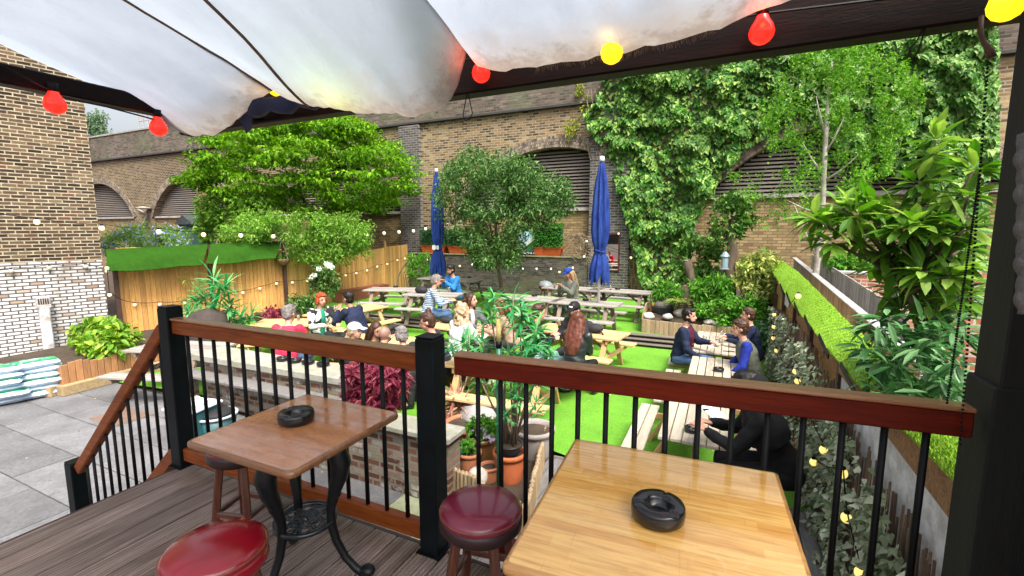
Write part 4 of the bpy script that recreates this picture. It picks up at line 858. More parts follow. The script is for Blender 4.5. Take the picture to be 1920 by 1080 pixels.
b=MB(); b.box((X(.5),18.015,Z(.1)),(W_*.98,.004,H_*.18)); b.build('caption_strip',m_dark,po)
cu=bpy.data.curves.new('caption','FONT'); cu.body='HUDSON & HO'; cu.size=.13; cu.align_x='CENTER'; cu.extrude=.001
tmp=bpy.data.objects.new('tmp',cu); COL.objects.link(tmp); dg=bpy.context.evaluated_depsgraph_get(); me=bpy.data.meshes.new_from_object(tmp.evaluated_get(dg)); bpy.data.objects.remove(tmp); me.name='caption_text'
me.materials.clear(); me.materials.append(m_paper); o=link('caption_text',me,po); o.rotation_euler=(R(90),0,0); o.location=(X(.5)-po.location.x,18.01-18.02,Z(.06)-po.location.z)
mr=thing('mirror','tall wall mirror in a dark red frame on the blue grey pier','mirror',tuple(at_y(1152,508,18.38)))
a=at_y(1128,508,18.38); c=at_y(1163,437,18.38); cx_=(a.x+c.x)/2; cz_=(a.z+c.z)/2; w=c.x-a.x; h=c.z-a.z
b=MB(); b.box((cx_,18.385,cz_),(w-.08,.01,h-.08)); m_mir=PM('mirror_glass',(.85,.88,.88),None,.02,metal=1); b.build('glass',m_mir,mr)
b=MB(); [b.box(q,s,bev=.008) for q,s in(((cx_-w/2+.03,18.375,cz_),(.06,.05,h)),((cx_+w/2-.03,18.375,cz_),(.06,.05,h)),((cx_,18.375,cz_+h/2-.03),(w-.122,.05,.06)),((cx_,18.375,cz_-h/2+.03),(w-.122,.05,.06)))]; b.build('frame',PM('dark_red_frame',(.09,.02,.015),None,.4),mr)
# closed umbrellas
m_umb=PM('blue_canvas',(.010,.03,.20),(.006,.018,.11),.7,5,(1,1,.3),bmp=.2,fine=((.03,.08,.30),9,.5),spec=.2); m_pole=PM('white_pole',(.6,.6,.58),(.45,.45,.43),.5,5)
def umbrella(label,x,y,z0,zt,zb,w):
    t=thing('closed_umbrella',label,'umbrella',(x,y,z0),0,'closed blue umbrellas'); c=Vector((x,y,0)); H=zt-zb
    b=MB(); b.tube([(x,y,z0),(x,y,zt+.06)],.035,10); b.build('pole',m_pole,t,True)
    b=MB(); b.lathe((x,y,zt),[(.055,-.06),(.075,-.03),(.06,.06),(.0,.08)],12); b.build('cap',m_pole,t,True)
    b=MB(); n=64; P=[]
    prof=[(0,.10),(.06,.30),(.15,.52),(.3,.74),(.45,.88),(.58,.86),(.68,.70),(.735,.52),(.76,.50),(.80,.66),(.88,.94),(.95,1.0),(1.0,.93)]
    for s in np.linspace(0,1,34):
        r=float(np.interp(s,[q[0] for q in prof],[q[1] for q in prof]))*w/2; row=[]
        for k in range(n+1):
            a=2*math.pi*(k%n)/n; f=.82+.17*math.cos(8*a+.9*math.sin(3*s+x))+.11*nz(math.cos(a)*2.2+x,math.sin(a)*2.2,s*4)
            zz=zt-H*s-(.10*math.cos(8*a)+.06*math.cos(3*a+1))*max(0,s-.85)/.15
            row.append((x+r*f*math.cos(a),y+r*f*math.sin(a),zz))
        P.append(row)
    b.grid(P); b.build('canopy',m_umb,t,True)
    b=MB(); zs=zt-H*.75; b.tube([(x+w*.27*math.cos(a),y+w*.27*math.sin(a),zs+.03*math.sin(2*a)) for a in np.linspace(0,2*math.pi,25)],.02,6,False); b.build('strap',m_umb,t,True)
    b=MB(); b.lathe((x,y,z0),[(.0,0),(.28,0),(.28,.05),(.06,.08),(.05,.3),(.0,.3)],16); b.build('base',m_bpot,t,True)
    return t
tp=TAB['T6'].location; y=tp.y+.0; a=at_y(1131,298,y); c=at_y(1122,526,y); umbrella('large closed royal blue umbrella standing in front of the dark pier',c.x+.02,y,UPPER,a.z,c.z,.80*abs(at_y(1146,500,y).x-at_y(1104,500,y).x)*1.2)
y=15.0; a=at_y(812,320,y); c=at_y(822,513,y); U1=umbrella('closed navy umbrella half hidden by the bay tree on the left',c.x,y,UPPER,a.z,c.z,.62)
b=MB(); zs=a.z-(a.z-c.z)*.76
for k,(dx,h) in enumerate(((-.10,.16),(-.02,.2),(.05,.14),(.13,.15))): b.box((c.x+dx,y-.22+abs(dx)*.3,zs+.08),(.05,.012,h))
b.build('strap_lettering',m_paper,U1)
# barbecue with red body
p=at_z(1006,552,UPPER+.5); bq=thing('barbecue','small red barbecue with a grey lid by the terrace wall','barbecue',(p.x,p.y+1.5,UPPER)); x,y=p.x-.25,p.y+1.5
b=MB(); b.lathe((x,y,UPPER),[(0,.42),(.15,.44),(.25,.53),(.27,.63),(0,.63)],18); b.build('bowl',PM('red_enamel',(.36,.012,.015),None,.3),bq,True); b=MB(); b.lathe((x,y,UPPER),[(.28,.63),(.27,.69),(.19,.78),(.06,.82),(0,.83)],18); b.build('lid',PM('grey_lid',(.25,.3,.33),None,.4),bq,True)
for k in range(3): b=MB(); a=2.1*k; b.tube([(x+.15*math.cos(a),y+.15*math.sin(a),UPPER+.47),(x+.26*math.cos(a),y+.34*math.sin(a),UPPER)],.015,6); b.build('leg',m_black,bq)
# troughs by the fence on the lawn
def trough2(label,p,q,h,w,mat,zb):
    b=MB(); p=Vector(p);q=Vector(q); c=(p+q)/2; an=math.atan2(q.y-p.y,q.x-p.x); L=(q-p).length
    b.box((c.x,c.y,zb+h/2),(L,w,h),rz=an,bev=.015); b.box((c.x,c.y,zb+h+.012),(L+.05,w+.05,.05),rz=an,bev=.012); b.box((c.x,c.y,zb+h+.03),(L-.06,w-.06,.04),rz=an)
    return single('planter_trough',b,mat,label,'planter')
m_redtr=PM('reddish_trough',(.24,.075,.045),(.17,.05,.03),.6,4)
trough2('long reddish wooden trough at the foot of the far fence',(-13.35,12.9),(-13.4,15.6),.4,.4,m_redtr,UPPER)
trough2('dark reddish trough by the fence behind the navy jacket',(-13.4,9.6),(-13.15,11.1),.35,.4,m_brown,LAWN); trough2('reddish brown edging trough behind the person in pink',(-13.6,6.9),(-13.3,9.0),.3,.4,m_redtr,LAWN)
# ------------------------------------------------------------------ foliage
def unit(a): return a/np.maximum(np.linalg.norm(a,axis=1,keepdims=True),1e-9)
class LB:
    def __init__(s): s.V=[];s.F=[];s.n=0
    def leaves(s,P,D,N,L,W,droop=.15,fold=.2,kind='rhomb'):
        P=np.asarray(P,float);n=len(P);D=unit(np.asarray(D,float));N=np.asarray(N,float);S=unit(np.cross(D,N)+1e-6);N=unit(np.cross(S,D))
        L=np.broadcast_to(np.asarray(L,float),(n,)).reshape(n,1);W=np.broadcast_to(np.asarray(W,float),(n,)).reshape(n,1)
        if kind=='rhomb':
            pts=[P,P+D*L*.45+S*W/2+N*fold*W,P+D*L-N*droop*L,P+D*L*.45-S*W/2+N*fold*W]; fs=[(0,1,2),(0,2,3)]
        elif kind=='long':
            m1=P+D*L*.33-N*droop*L*.1;m2=P+D*L*.7-N*droop*L*.45
            pts=[P,m1+S*W/2+N*fold*W,m2+S*W*.42+N*fold*W*.8,P+D*L-N*droop*L,m2-S*W*.42+N*fold*W*.8,m1-S*W/2+N*fold*W,m1,m2]; fs=[(0,1,6),(1,2,7,6),(2,3,7),(7,3,4),(6,7,4,5),(0,6,5)]
        else:   # heart / ivy
            pts=[P,P-D*L*.12+S*W*.32,P+D*L*.2+S*W*.5+N*fold*W,P+D*L-N*droop*L,P+D*L*.2-S*W*.5+N*fold*W,P-D*L*.12-S*W*.32]; fs=[(0,1,2,3),(0,3,4,5)]
        k=len(pts); V=np.stack(pts,1).reshape(-1,3); s.V.append(V)
        b=s.n+np.arange(n)[:,None]*k
        for f in fs: s.F.extend((b+np.array(f)).tolist())
        s.n+=n*k
    def build(s,name,mat,parent=None):
        b=MB(); V=np.concatenate(s.V)
        me=bpy.data.meshes.new(name)
        if parent is not None:
            I=np.array(WM[parent.name].inverted()); V=V@I[:3,:3].T+I[:3,3]
        me.from_pydata(V.tolist(),[],s.F); me.materials.append(mat); me.update(); return link(name,me,parent)
def rdir(n): return unit(rng.normal(size=(n,3)))
def clump(lb,c,rad,n,L,W,up=.6,out=.6,droop=.2,kind='rhomb',shell=.5,jit=.35,fold=.2):
    c=np.array(c,float);rad=np.array(rad,float); d=rdir(n); r=(shell+(1-shell)*rng.random(n))[:,None]; P=c+d*rad*r
    D=unit(d*out+rdir(n)*.7+np.array([0,0,-.25])); N=unit(np.array([0,0,up])+d*.55+rdir(n)*jit)
    l=L*(.7+.6*rng.random(n)); lb.leaves(P,D,N,l,l*W/L,droop,fold,kind)
def trunk_obj(parent,mat,paths,name='trunk'):
    b=MB()
    for pts,r in paths: b.tube(pts,r,8)
    return b.build(name,mat,parent,True)
m_bark=PM('bark',(.13,.095,.065),(.065,.045,.03),.9,6,(1,1,.3),bmp=.8); m_birch=PM('pale_bark',(.50,.47,.42),(.30,.26,.22),.8,7,bmp=.3); m_twig=PM('dry_twig',(.30,.23,.16),(.19,.14,.10),.85,7)
L_maple=LEAF('maple_leaf',(.055,.17,.006),(.115,.28,.012),(.25,.42,.030),.45,.35,.3)
L_wist=LEAF('light_shrub_leaf',(.09,.23,.022),(.17,.34,.04),(.32,.48,.11),.45,.35,.35)
L_bay=LEAF('bay_leaf',(.026,.085,.016),(.06,.155,.03),(.19,.31,.095),.3,.2,.4)
L_ivy=LEAF('ivy_leaf',(.015,.075,.009),(.058,.185,.019),(.29,.43,.095),.33,.2,.45)
L_ivyfar=LEAF('ivy_leaf_pale',(.025,.10,.012),(.08,.22,.028),(.30,.44,.13),.35,.25,.45)
L_birch=LEAF('birch_leaf',(.07,.21,.018),(.13,.31,.035),(.27,.46,.085),.45,.45,.3)
L_spike=LEAF('spiky_leaf',(.025,.20,.065),(.055,.32,.10),(.20,.46,.17),.33,.3,.5)
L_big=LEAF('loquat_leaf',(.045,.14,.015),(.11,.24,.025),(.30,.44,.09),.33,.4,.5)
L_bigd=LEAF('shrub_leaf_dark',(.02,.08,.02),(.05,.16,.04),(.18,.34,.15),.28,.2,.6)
L_lime=LEAF('lime_leaf',(.06,.18,.012),(.15,.29,.02),(.34,.45,.06),.35,.3,.5)
L_var=LEAF('variegated_leaf',(.12,.22,.04),(.36,.42,.10),(.55,.56,.20),.4,.25,.4)
L_acer=LEAF('red_acer_leaf',(.17,.022,.05),(.28,.045,.085),(.42,.13,.15),.45,.35,.4)
L_fern=LEAF('fern_leaf',(.05,.20,.015),(.10,.31,.03),(.22,.42,.06),.45,.3,.4)
L_fake=LEAF('artificial_ivy_leaf',(.11,.16,.075),(.30,.37,.22),(.62,.66,.52),.38,.12,.5)
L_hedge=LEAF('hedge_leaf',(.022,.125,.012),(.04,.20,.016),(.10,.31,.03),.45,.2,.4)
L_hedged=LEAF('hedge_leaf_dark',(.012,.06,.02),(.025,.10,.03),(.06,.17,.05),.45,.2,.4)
L_ceano=LEAF('ceanothus_leaf',(.10,.24,.03),(.17,.33,.05),(.27,.42,.10),.45,.3,.4); L_blue=LEAF('blue_flower',(.20,.24,.50),(.28,.34,.62),(.42,.47,.70),.6,.2,.2)
L_dist=LEAF('far_tree_leaf',(.10,.17,.09),(.15,.24,.13),(.22,.31,.20),.6,.3,.2); L_strap=LEAF('cordyline_leaf',(.20,.075,.065),(.34,.15,.11),(.48,.30,.22),.4,.2,.4)
L_white=LEAF('white_petal',(.7,.7,.66),(.78,.78,.75),(.8,.8,.8),.6,.3,.2); L_yel=LEAF('yellow_green_vine',(.22,.30,.03),(.30,.36,.05),(.38,.42,.09),.5,.4,.3)
# the big layered maple beyond the fence
mc=Vector((-16.3,14.6,4.25)); mt=thing('maple_tree','large spreading green maple tree with tiered foliage behind the board fence','tree',(mc.x,mc.y,LAWN))
lb=LB(); random.seed(21)
for k in range(350):
    lev=random.random(); tier=math.floor(lev*9)/9+.05; z=-1.75+4.0*tier+random.uniform(-.26,.26); rmax=4.55*math.sqrt(max(.05,1-((z+.55)/2.75)**2)) if z>-.55 else 4.55*(.55+.45*(z+1.95)/1.4)
    a=random.random()*2*math.pi; rr=rmax*((random.uniform(.35,1)**.55 if k%3 else random.uniform(.85,1.03))); c=(mc.x+rr*math.cos(a),mc.y+rr*math.sin(a)*.9,mc.z+z-.22*(rr/4)**2+.3*nz(a*2,lev*5))
    if c[1]>18.1: continue
    s=random.uniform(.5,.95); clump(lb,c,(s,s,.10),105,.155,.10,up=1.,out=.9,droop=.3,shell=.1,jit=.28)
lb.build('crown',L_maple,mt)
br=[([(mc.x,mc.y,LAWN),(mc.x+.1,mc.y,.8),(mc.x,mc.y+.1,2.0)],[.28,.22,.2])]
for k in range(9):
    a=k*.75; r1=random.uniform(1.8,3.3); br.append(([(mc.x,mc.y+.1,1.5+.12*k%1),(mc.x+.8*math.cos(a),mc.y+.8*math.sin(a),2.4),(mc.x+r1*math.cos(a),mc.y+r1*math.sin(a)*.9,3.2+random.uniform(-.3,1.2))],[.13,.09,.03]))
trunk_obj(mt,m_bark,br)
# pale shrub tumbling over the fence
wc=at_y(560,440,11.9); ws=thing('climbing_shrub','pale green climbing shrub tumbling over the top of the board fence','shrub',(wc.x,wc.y,LAWN)); lb=LB()
for k in range(210):
    u=random.uniform(420,690); v=random.uniform(398,486); cu_=(u-560)/150
    if u<540 and v>446: continue
    if (cu_**2+((v-447)/46)**2)>1.05 and random.random()<.85: continue
    Y=11.4+ (u-560)/140*1.6+random.uniform(-.5,.5); c=at_y(u,v,Y); s=random.uniform(.22,.42); clump(lb,c,(s,s,s*.8),85,.105,.05,up=.7,droop=.25,shell=.2)
lb.build('crown',L_wist,ws); trunk_obj(ws,m_twig,[([(wc.x,wc.y+.6,LAWN),(wc.x,wc.y+.6,0),(wc.x+.4,wc.y+.3,1.2)],[.1,.08,.05])])
ws=thing('climbing_shrub','loose pale climber with larger leaves left of the tumbling shrub, under the maple','shrub',tuple(at_y(420,440,12.5))); lb=LB()
for k in range(80):
    u=random.uniform(372,500); v=random.uniform(372,450); 
    c=at_y(u,v,11.8+random.uniform(-.6,.6)); s=random.uniform(.22,.42); clump(lb,c,(s,s,s*.8),45,.17,.11,up=.7,droop=.25,shell=.2)
lb.build('crown',L_wist,ws); p=at_y(430,450,12); trunk_obj(ws,m_twig,[([(p.x,p.y,LAWN),(p.x+.2,p.y,.6),(p.x,p.y,1.6)],[.08,.06,.04])])
# blue flowering shrub beyond the turf awning
p=at_y(262,447,11.5); cs=thing('ceanothus','blue flowering shrub above the green turf awning','shrub',(p.x,p.y,LAWN)); lb=LB(); l2=LB()
for k in range(120):
    u=random.uniform(192,345); v=random.uniform(422,470); 
    if v<440-14*math.sin((u-190)/155*math.pi): continue
    c=at_y(u,v,9.6+random.uniform(-.6,.9)); s=random.uniform(.2,.36); clump(lb,c,(s,s,s),60,.085,.045,up=.6,shell=.3)
    if random.random()<.5: clump(l2,c,(s,s,s),26,.07,.06,shell=.9)
lb.build('foliage',L_ceano,cs); l2.build('blossom',L_blue,cs); trunk_obj(cs,m_bark,[([(p.x,p.y-1.5,LAWN),(p.x,p.y-1.5,.9)],[.08,.05])])
# strappy palm, garden shed roof and water butt behind the awning
p=at_y(385,408,12.6); pm=thing('cabbage_palm','spiky strap leaved palm beside the green shed','palm',(p.x,p.y,LAWN)); lb=LB(); d=rdir(90); d[:,2]=np.abs(d[:,2])*.7-.15
lb.leaves(np.tile(np.array(p),(90,1)),d,np.tile([0,0,1.],(90,1))+rdir(90)*.2,.8,.05,.35,.1,'long'); lb.build('leaves',L_fern,pm); trunk_obj(pm,m_bark,[([(p.x,p.y,LAWN),(p.x,p.y,p.z)],[.1,.07])])
a=at_y(320,425,13.2); c=at_y(366,410,13.2); sh=thing('garden_shed','small green garden shed with a dark pitched roof beyond the fence','shed',((a.x+c.x)/2,13.6,LAWN)); cx_=(a.x+c.x)/2
b=MB(); b.box((cx_,13.8,(LAWN+a.z)/2+.1),(1.1,1.0,a.z-LAWN)); b.build('walls',PM('green_shed',(.05,.12,.10),(.03,.08,.07),.7,5),sh); b=MB(); b.add([(cx_-.75,13.2,a.z+.1),(cx_+.75,13.2,a.z+.1),(cx_+.75,14.4,a.z+.1),(cx_-.75,14.4,a.z+.1),(cx_,13.2,a.z+.55),(cx_,14.4,a.z+.55)],[(0,1,4),(1,2,5,4),(2,3,5),(3,0,4,5),(0,3,2,1)]); b.build('roof',PM('dark_roof',(.05,.06,.065),(.035,.04,.045),.6,4),sh)
a=at_y(300,405,VY-.5); ln=thing('wall_lamp','pale swan neck lamp on a bracket between the two left arches','lamp',tuple(a)); b=MB(); c=at_y(258,392,VY-.1); q=at_y(276,402,VY-.1); q2=at_y(270,412,VY-.5); b.tube([c,q],.05,6); b.tube([q,at_y(268,418,VY-.3)],.05,6); b.lathe(at_y(268,388,VY-.4),[(.0,.06),(.5,-.08),(.45,-.12),(0,-.06)],12); b.build('lamp',m_sill,ln)
# bay tree
p=at_z(946,580,UPPER); by=thing('bay_tree','round headed evergreen tree in the middle of the terrace, dark small leaves','tree',(p.x,p.y,UPPER)); lb=LB(); Y=p.y; random.seed(31)
def in_poly(u,v,P):
    r=False;j=len(P)-1
    for i in range(len(P)):
        if (P[i][1]>v)!=(P[j][1]>v) and u<(P[j][0]-P[i][0])*(v-P[i][1])/(P[j][1]-P[i][1])+P[i][0]: r=not r
        j=i
    return r
BAY=[(832,325),(855,300),(900,282),(950,290),(1000,310),(1060,345),(1068,385),(1030,415),(1010,425),(985,440),(985,490),(940,502),(900,500),(880,470),(872,446),(838,432),(822,405),(818,360)]
k=0
while k<310:
    u=random.uniform(795,1070); v=random.uniform(280,505)
    if not in_poly(u,v,BAY): continue
    k+=1; dx=min(1,abs(u-930)/140); c=at_y(u,v,Y+random.uniform(-1.5,1.3)*(1-.5*dx**2)); s=random.uniform(.22,.42); clump(lb,c,(s,s,s*.85),70,.125,.052,up=.55,droop=.15,shell=.3,out=.8)
lb.build('crown',L_bay,by)
t0=at_y(930,480,Y); c0=at_y(930,385,Y); paths=[([p,p.lerp(t0,.5)+Vector((.02,0,0)),t0,c0],[.085,.07,.06,.04])]
for du,dv in((-70,-60),(60,-60),(-30,-90),(40,-30),(90,-20),(-90,-10)): paths.append(([t0,t0.lerp(at_y(930+du,420+dv,Y),.5),at_y(930+du,420+dv,Y)],[.045,.03,.012]))
trunk_obj(by,m_bark,paths)
# ivy on the viaduct
IV1=[(1125,150),(1140,120),(1250,110),(1380,100),(1500,85),(1510,180),(1480,225),(1400,275),(1345,340),(1320,385),(1300,420),(1290,500),(1260,560),(1215,565),(1200,520),(1190,470),(1180,420),(1165,380),(1152,330),(1140,290),(1105,240),(1095,215),(1120,190)]
iv=thing('ivy','dense glossy ivy curtain covering the viaduct pier behind the blue umbrella','ivy',tuple(at_y(1240,560,VY-.4))); lb=LB(); N_=0; Ps=[];random.seed(41)
while N_<13500:
    u=random.uniform(1090,1515); v=random.uniform(85,570)
    if not in_poly(u,v,IV1): continue
    w=nz(u*.018,v*.018,4)+.5*nz(u*.05,v*.05,9)
    if w<-.05 and random.random()<.8: continue
    Ps.append(at_y(u,v,VY-.10-(0 if w<-.05 else .06)-.5*max(0,w+.12)-random.random()*.18)); N_+=1
P=np.array([tuple(q) for q in Ps]); n=len(P); D=np.array([0,-.35,-.85])+rdir(n)*.5; NN=np.array([0,-.9,.45])+rdir(n)*.45; l=.11+.11*rng.random(n); lb.leaves(P,D,NN,l,l*.95,.1,.1,'ivy'); lb.build('leaves',L_ivy,iv)
b=MB()
for k in range(26):
    u=random.uniform(1150,1290); pts=[at_y(u+random.uniform(-18,18),v,VY-.12) for v in range(560,170,-45)]; b.tube(pts,.012,5)
for k in range(7):
    u=random.uniform(1095,1135); pts=[at_y(u+random.uniform(-14,14),v,VY-.2) for v in range(300,150,-22)]; b.tube(pts,.014,5)
b.tube([at_y(u,v,VY-.3) for u,v in((1448,235),(1452,215),(1455,195),(1450,180),(1455,172))],.02,5)
b.build('stems',m_twig,iv)
IV2=[(1500,85),(1700,55),(1870,35),(1870,330),(1800,330),(1760,300),(1720,280),(1700,330),(1640,320),(1560,260),(1500,200)]
iv=thing('ivy','paler ivy sheet spreading over the viaduct parapet at the upper right','ivy',tuple(at_y(1760,300,VY-.4))); lb=LB(); Ps=[];N_=0
while N_<9000:
    u=random.uniform(1490,1872); v=random.uniform(25,335)
    if not in_poly(u,v,IV2): continue
    w=nz(u*.02,v*.02,14)+.5*nz(u*.06,v*.06,3)
    if w<-.05 and random.random()<.35: continue
    Ps.append(at_y(u,v,VY-.10-.7*max(0,w+.12)-random.random()*.2)); N_+=1
for k in range(900): u=random.uniform(1740,1850); Ps.append(at_y(u,random.uniform(300,520),VY-.3-random.random()*.2))
P=np.array([tuple(q) for q in Ps]); n=len(P); D=np.array([0,-.35,-.85])+rdir(n)*.5; NN=np.array([0,-.9,.45])+rdir(n)*.45; l=.10+.10*rng.random(n); lb.leaves(P,D,NN,l,l*.95,.1,.1,'ivy'); lb.build('leaves',L_ivyfar,iv)
# birch with white stem
p=at_y(1528,505,13.5); bt=thing('birch_tree','slender birch with a white stem and hanging leaves before the right hand arch','tree',(p.x,p.y,LAWN)); lb=LB(); random.seed(51)
for k in range(230):
    t=random.random(); v=70+t*330; wd=60+85*math.sin(min(1,t*1.15)*math.pi)**.8*(1-.15*t); u=1575+random.uniform(-1,1)*wd+ (12 if t<.4 else -8)
    if t>.8 and random.random()<.5: continue
    c=at_y(u,v,13.5+random.uniform(-.9,.9)); s=random.uniform(.10,.22); clump(lb,c,(s,s,s*2.1),52,.078,.05,up=.3,droop=.2,shell=.05,out=.3)
for k in range(34): c=at_y(random.uniform(1370,1500),random.uniform(325,425),13.5+random.uniform(-.7,.7)); clump(lb,c,(.25,.25,.18),26,.075,.05,up=.5,shell=.1)
lb.build('crown',L_birch,bt)
P_=[p]+[at_y(u,v,13.5) for u,v in((1537,440),(1543,380),(1546,300),(1550,225),(1556,160),(1562,100))]; P_[0]=Vector((p.x,p.y,LAWN))
paths=[(P_,[.08,.07,.06,.055,.05,.03,.015])]
for (u0,v0,u1,v1) in((1546,290,1585,215),(1546,250,1530,180),(1544,340,1610,290),(1545,330,1500,260),(1540,400,1475,375),(1530,470,1575,420),(1530,480,1490,385)): paths.append(([at_y(u0,v0,13.5),at_y((u0+u1)/2,(v0+v1)/2+4,13.4),at_y(u1,v1,13.3)],[.03,.02,.008]))
trunk_obj(bt,m_birch,paths)
# trunks in the terrace raised bed
def stump(label,pts,rad,Y,leafspec=None,mat=None):
    P=[at_y(u,v,Y) for u,v in pts]; P[0].z=min(P[0].z,UPPER+.25); t=thing('tree_stump',label,'tree trunk',tuple(P[0])); trunk_obj(t,mat or m_bark,[(P,rad)]); 
    if leafspec:
        lb=LB()
        for (u,v,s,n) in leafspec: c=at_y(u,v,Y+random.uniform(-.3,.3)); clump(lb,c,(s,s,s),n,.15,.075,up=.5,droop=.2,shell=.2)
        lb.build('regrowth',L_ivyfar,t)
    b=MB(); b.lathe(P[-1],[(rad[-1]*.98,.004),(0,.006)],12); b.build('cut_face',m_stone,t); return t
stump('short leaning sawn off trunk with a pale cut face, left of the drinkers',[(1306,580),(1300,545),(1294,515),(1289,488)],[.15,.125,.11,.105],13.6)
stump('taller twisted trunk with a lantern and bushy green regrowth on top',[(1366,570),(1370,530),(1366,500),(1374,470),(1370,440),(1378,405)],[.17,.15,.16,.13,.11,.08],13.6,[(1372+random.uniform(-32,32),random.uniform(365,455),.25,42) for k in range(30)])
a=at_y(1358,505,13.3); lt=thing('lantern','pale blue grey bird feeder hanging on the twisted trunk','bird feeder',tuple(a)); b=MB(); b.lathe(a,[(0,0),(.12,0),(.12,.03),(.085,.04),(.085,.32),(.12,.34),(.04,.46),(0,.47)],12); b.build('feeder',PM('feeder',(.22,.32,.36),(.15,.22,.26),.4,5),lt)
# undergrowth of the raised bed, one plant at a time
def bush(name,label,spots,Y,mat,L,W,size=(.18,.32),dens=70,yj=.4,base=None,kind='rhomb',up=.6,cat='shrub',stem=True,droop=.2):
    pu=sum(s[0] for s in spots)/len(spots); pv=max(s[1] for s in spots); p=at_y(pu,pv,Y); t=thing(name,label,cat,(p.x,p.y,base if base is not None else p.z)); lb=LB()
    for (u,v) in spots: c=at_y(u,v,Y+random.uniform(-yj,yj)); s=random.uniform(*size); clump(lb,c,(s,s,s*.85),dens,L,W,up=up,droop=droop,shell=.2,kind=kind)
    lb.build('foliage',mat,t)
    if stem: trunk_obj(t,m_bark,[([(p.x,p.y,(base if base is not None else p.z-.3)),(p.x+.03,p.y,at_y(pu,sum(s[1] for s in spots)/len(spots),Y).z)],[.03,.015])],'stem')
    return t
def spots(n,u0,u1,v0,v1,ell=True):
    o=[]
    while len(o)<n:
        u=random.uniform(u0,u1);v=random.uniform(v0,v1)
        if ell and ((u-(u0+u1)/2)/((u1-u0)/2))**2+((v-(v0+v1)/2)/((v1-v0)/2))**2>1: continue
        o.append((u,v))
    return o
bush('shrub','variegated cream and green bush in the grey planter by the tip of the turf strip',spots(34,1385,1465,475,560),13.4,L_var,.15,.075,(.16,.26),55,base=-.6)
bush('shrub','green leafy shrub behind the short sawn off trunk',spots(34,1270,1350,445,530),14.6,L_ivyfar,.16,.09,(.2,.3),50,base=UPPER+.3)
bush('shrub','bright green ferny shrub between the two trunks',spots(24,1305,1365,522,560),13.3,L_fern,.17,.05,(.16,.26),60,base=UPPER+.3)
bush('shrub','low bright green groundcover hanging over the rock behind the drinkers',spots(30,1300,1405,558,610),12.9,L_fern,.10,.06,(.12,.2),70,base=UPPER+.3,stem=False)
bush('shrub','leafy plant left of the fern, behind the black ribbed pot',spots(14,1232,1276,535,568),13.9,L_fern,.16,.06,(.14,.22),40,base=UPPER+.3)
bush('shrub','dark leafy plant at the foot of the grey planter',spots(18,1388,1428,560,605),13.0,L_fern,.13,.07,(.14,.22),50,base=UPPER+.3)
bush('shrub','dark green plant beside the artificial ivy behind the padded waistcoat',spots(16,1420,1462,590,650),11.6,L_bigd,.14,.08,(.12,.2),45,base=LAWN)
bush('shrub','low green shrubs showing over the red brick garden wall',spots(26,1545,1660,475,512),14.2,L_fern,.13,.07,(.18,.28),60,base=LAWN)
f=at_y(1278,570,13.2); t=thing('fern','spreading yellow green fern beside the ribbed pot','fern',(f.x,f.y,UPPER+.3)); lb=LB()
for k in range(16):
    a=k*2*math.pi/16+random.random()*.2; d=Vector((math.cos(a),math.sin(a),.9)); 
    for j in range(1,11):
        q=f+d*(.055*j)+Vector((0,0,-.006*j*j*.9)); s=Vector((-math.sin(a),math.cos(a),0))
        for sg in(-1,1): lb.leaves([q],[s*sg+d*.4],[(0,0,1)],.13*(1-j/13),.035,.2,.1)
lb.build('fronds',L_var,t)
# bare twiggy vine and weeds by the wall
vn=thing('dry_vine','tangle of bare brown vine stems on the wall beside the square hedge','vine',tuple(at_y(1080,485,18))); b=MB()
for k in range(45):
    u,v=random.uniform(1060,1108),random.uniform(445,485); pts=[at_y(u,v,18.1)]; 
    for j in range(5): u+=random.uniform(-12,12);v+=random.uniform(-10,9); pts.append(at_y(min(max(u,1056),1112),max(v,438),18.1-random.random()*.2))
    b.tube(pts,.012,4)
b.build('stems',m_twig,vn)
vn=thing('dry_vine','leaning pale bent branch and dead stems in the corner of fence and wall','vine',tuple(at_y(750,545,16.5))); b=MB(); b.tube([at_y(u,v,16.6) for u,v in((742,545),(746,520),(754,503),(768,486),(778,480))],.035,6)
for k in range(24): u=random.uniform(752,790); b.tube([at_y(u,548,16.8),at_y(u+random.uniform(-10,14),515,16.6),at_y(u+random.uniform(-14,18),490,16.8)],.012,4)
b.build('stems',m_twig,vn)
bush('shrub','straggly green plant growing in the corner where the fence meets the dark wall',spots(20,765,810,475,530),16.6,L_fern,.2,.05,(.2,.34),36,base=UPPER)
# hedges of the troughs
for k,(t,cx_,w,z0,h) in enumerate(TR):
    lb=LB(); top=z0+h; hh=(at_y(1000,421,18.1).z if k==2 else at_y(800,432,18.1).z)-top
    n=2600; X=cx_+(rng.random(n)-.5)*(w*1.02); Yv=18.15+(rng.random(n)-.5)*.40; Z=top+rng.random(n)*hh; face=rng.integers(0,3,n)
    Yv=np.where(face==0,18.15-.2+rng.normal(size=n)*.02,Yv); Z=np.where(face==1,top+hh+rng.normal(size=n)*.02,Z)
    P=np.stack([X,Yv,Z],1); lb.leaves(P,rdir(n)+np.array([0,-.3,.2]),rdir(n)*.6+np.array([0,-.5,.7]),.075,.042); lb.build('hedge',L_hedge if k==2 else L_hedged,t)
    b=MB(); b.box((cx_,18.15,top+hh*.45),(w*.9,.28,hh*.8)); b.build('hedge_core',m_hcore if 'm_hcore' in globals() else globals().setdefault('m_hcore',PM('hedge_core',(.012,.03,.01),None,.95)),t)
# lime shrub on the left raised bed
random.seed(61)
p=at_y(190,660,5.9); bush('shrub','lime yellow leafy shrub in the picket edged bed by the brick building',spots(60,142,246,606,660),5.3,L_lime,.17,.075,(.13,.24),36,.55,base=LAWN+.3,kind='long',up=.8)
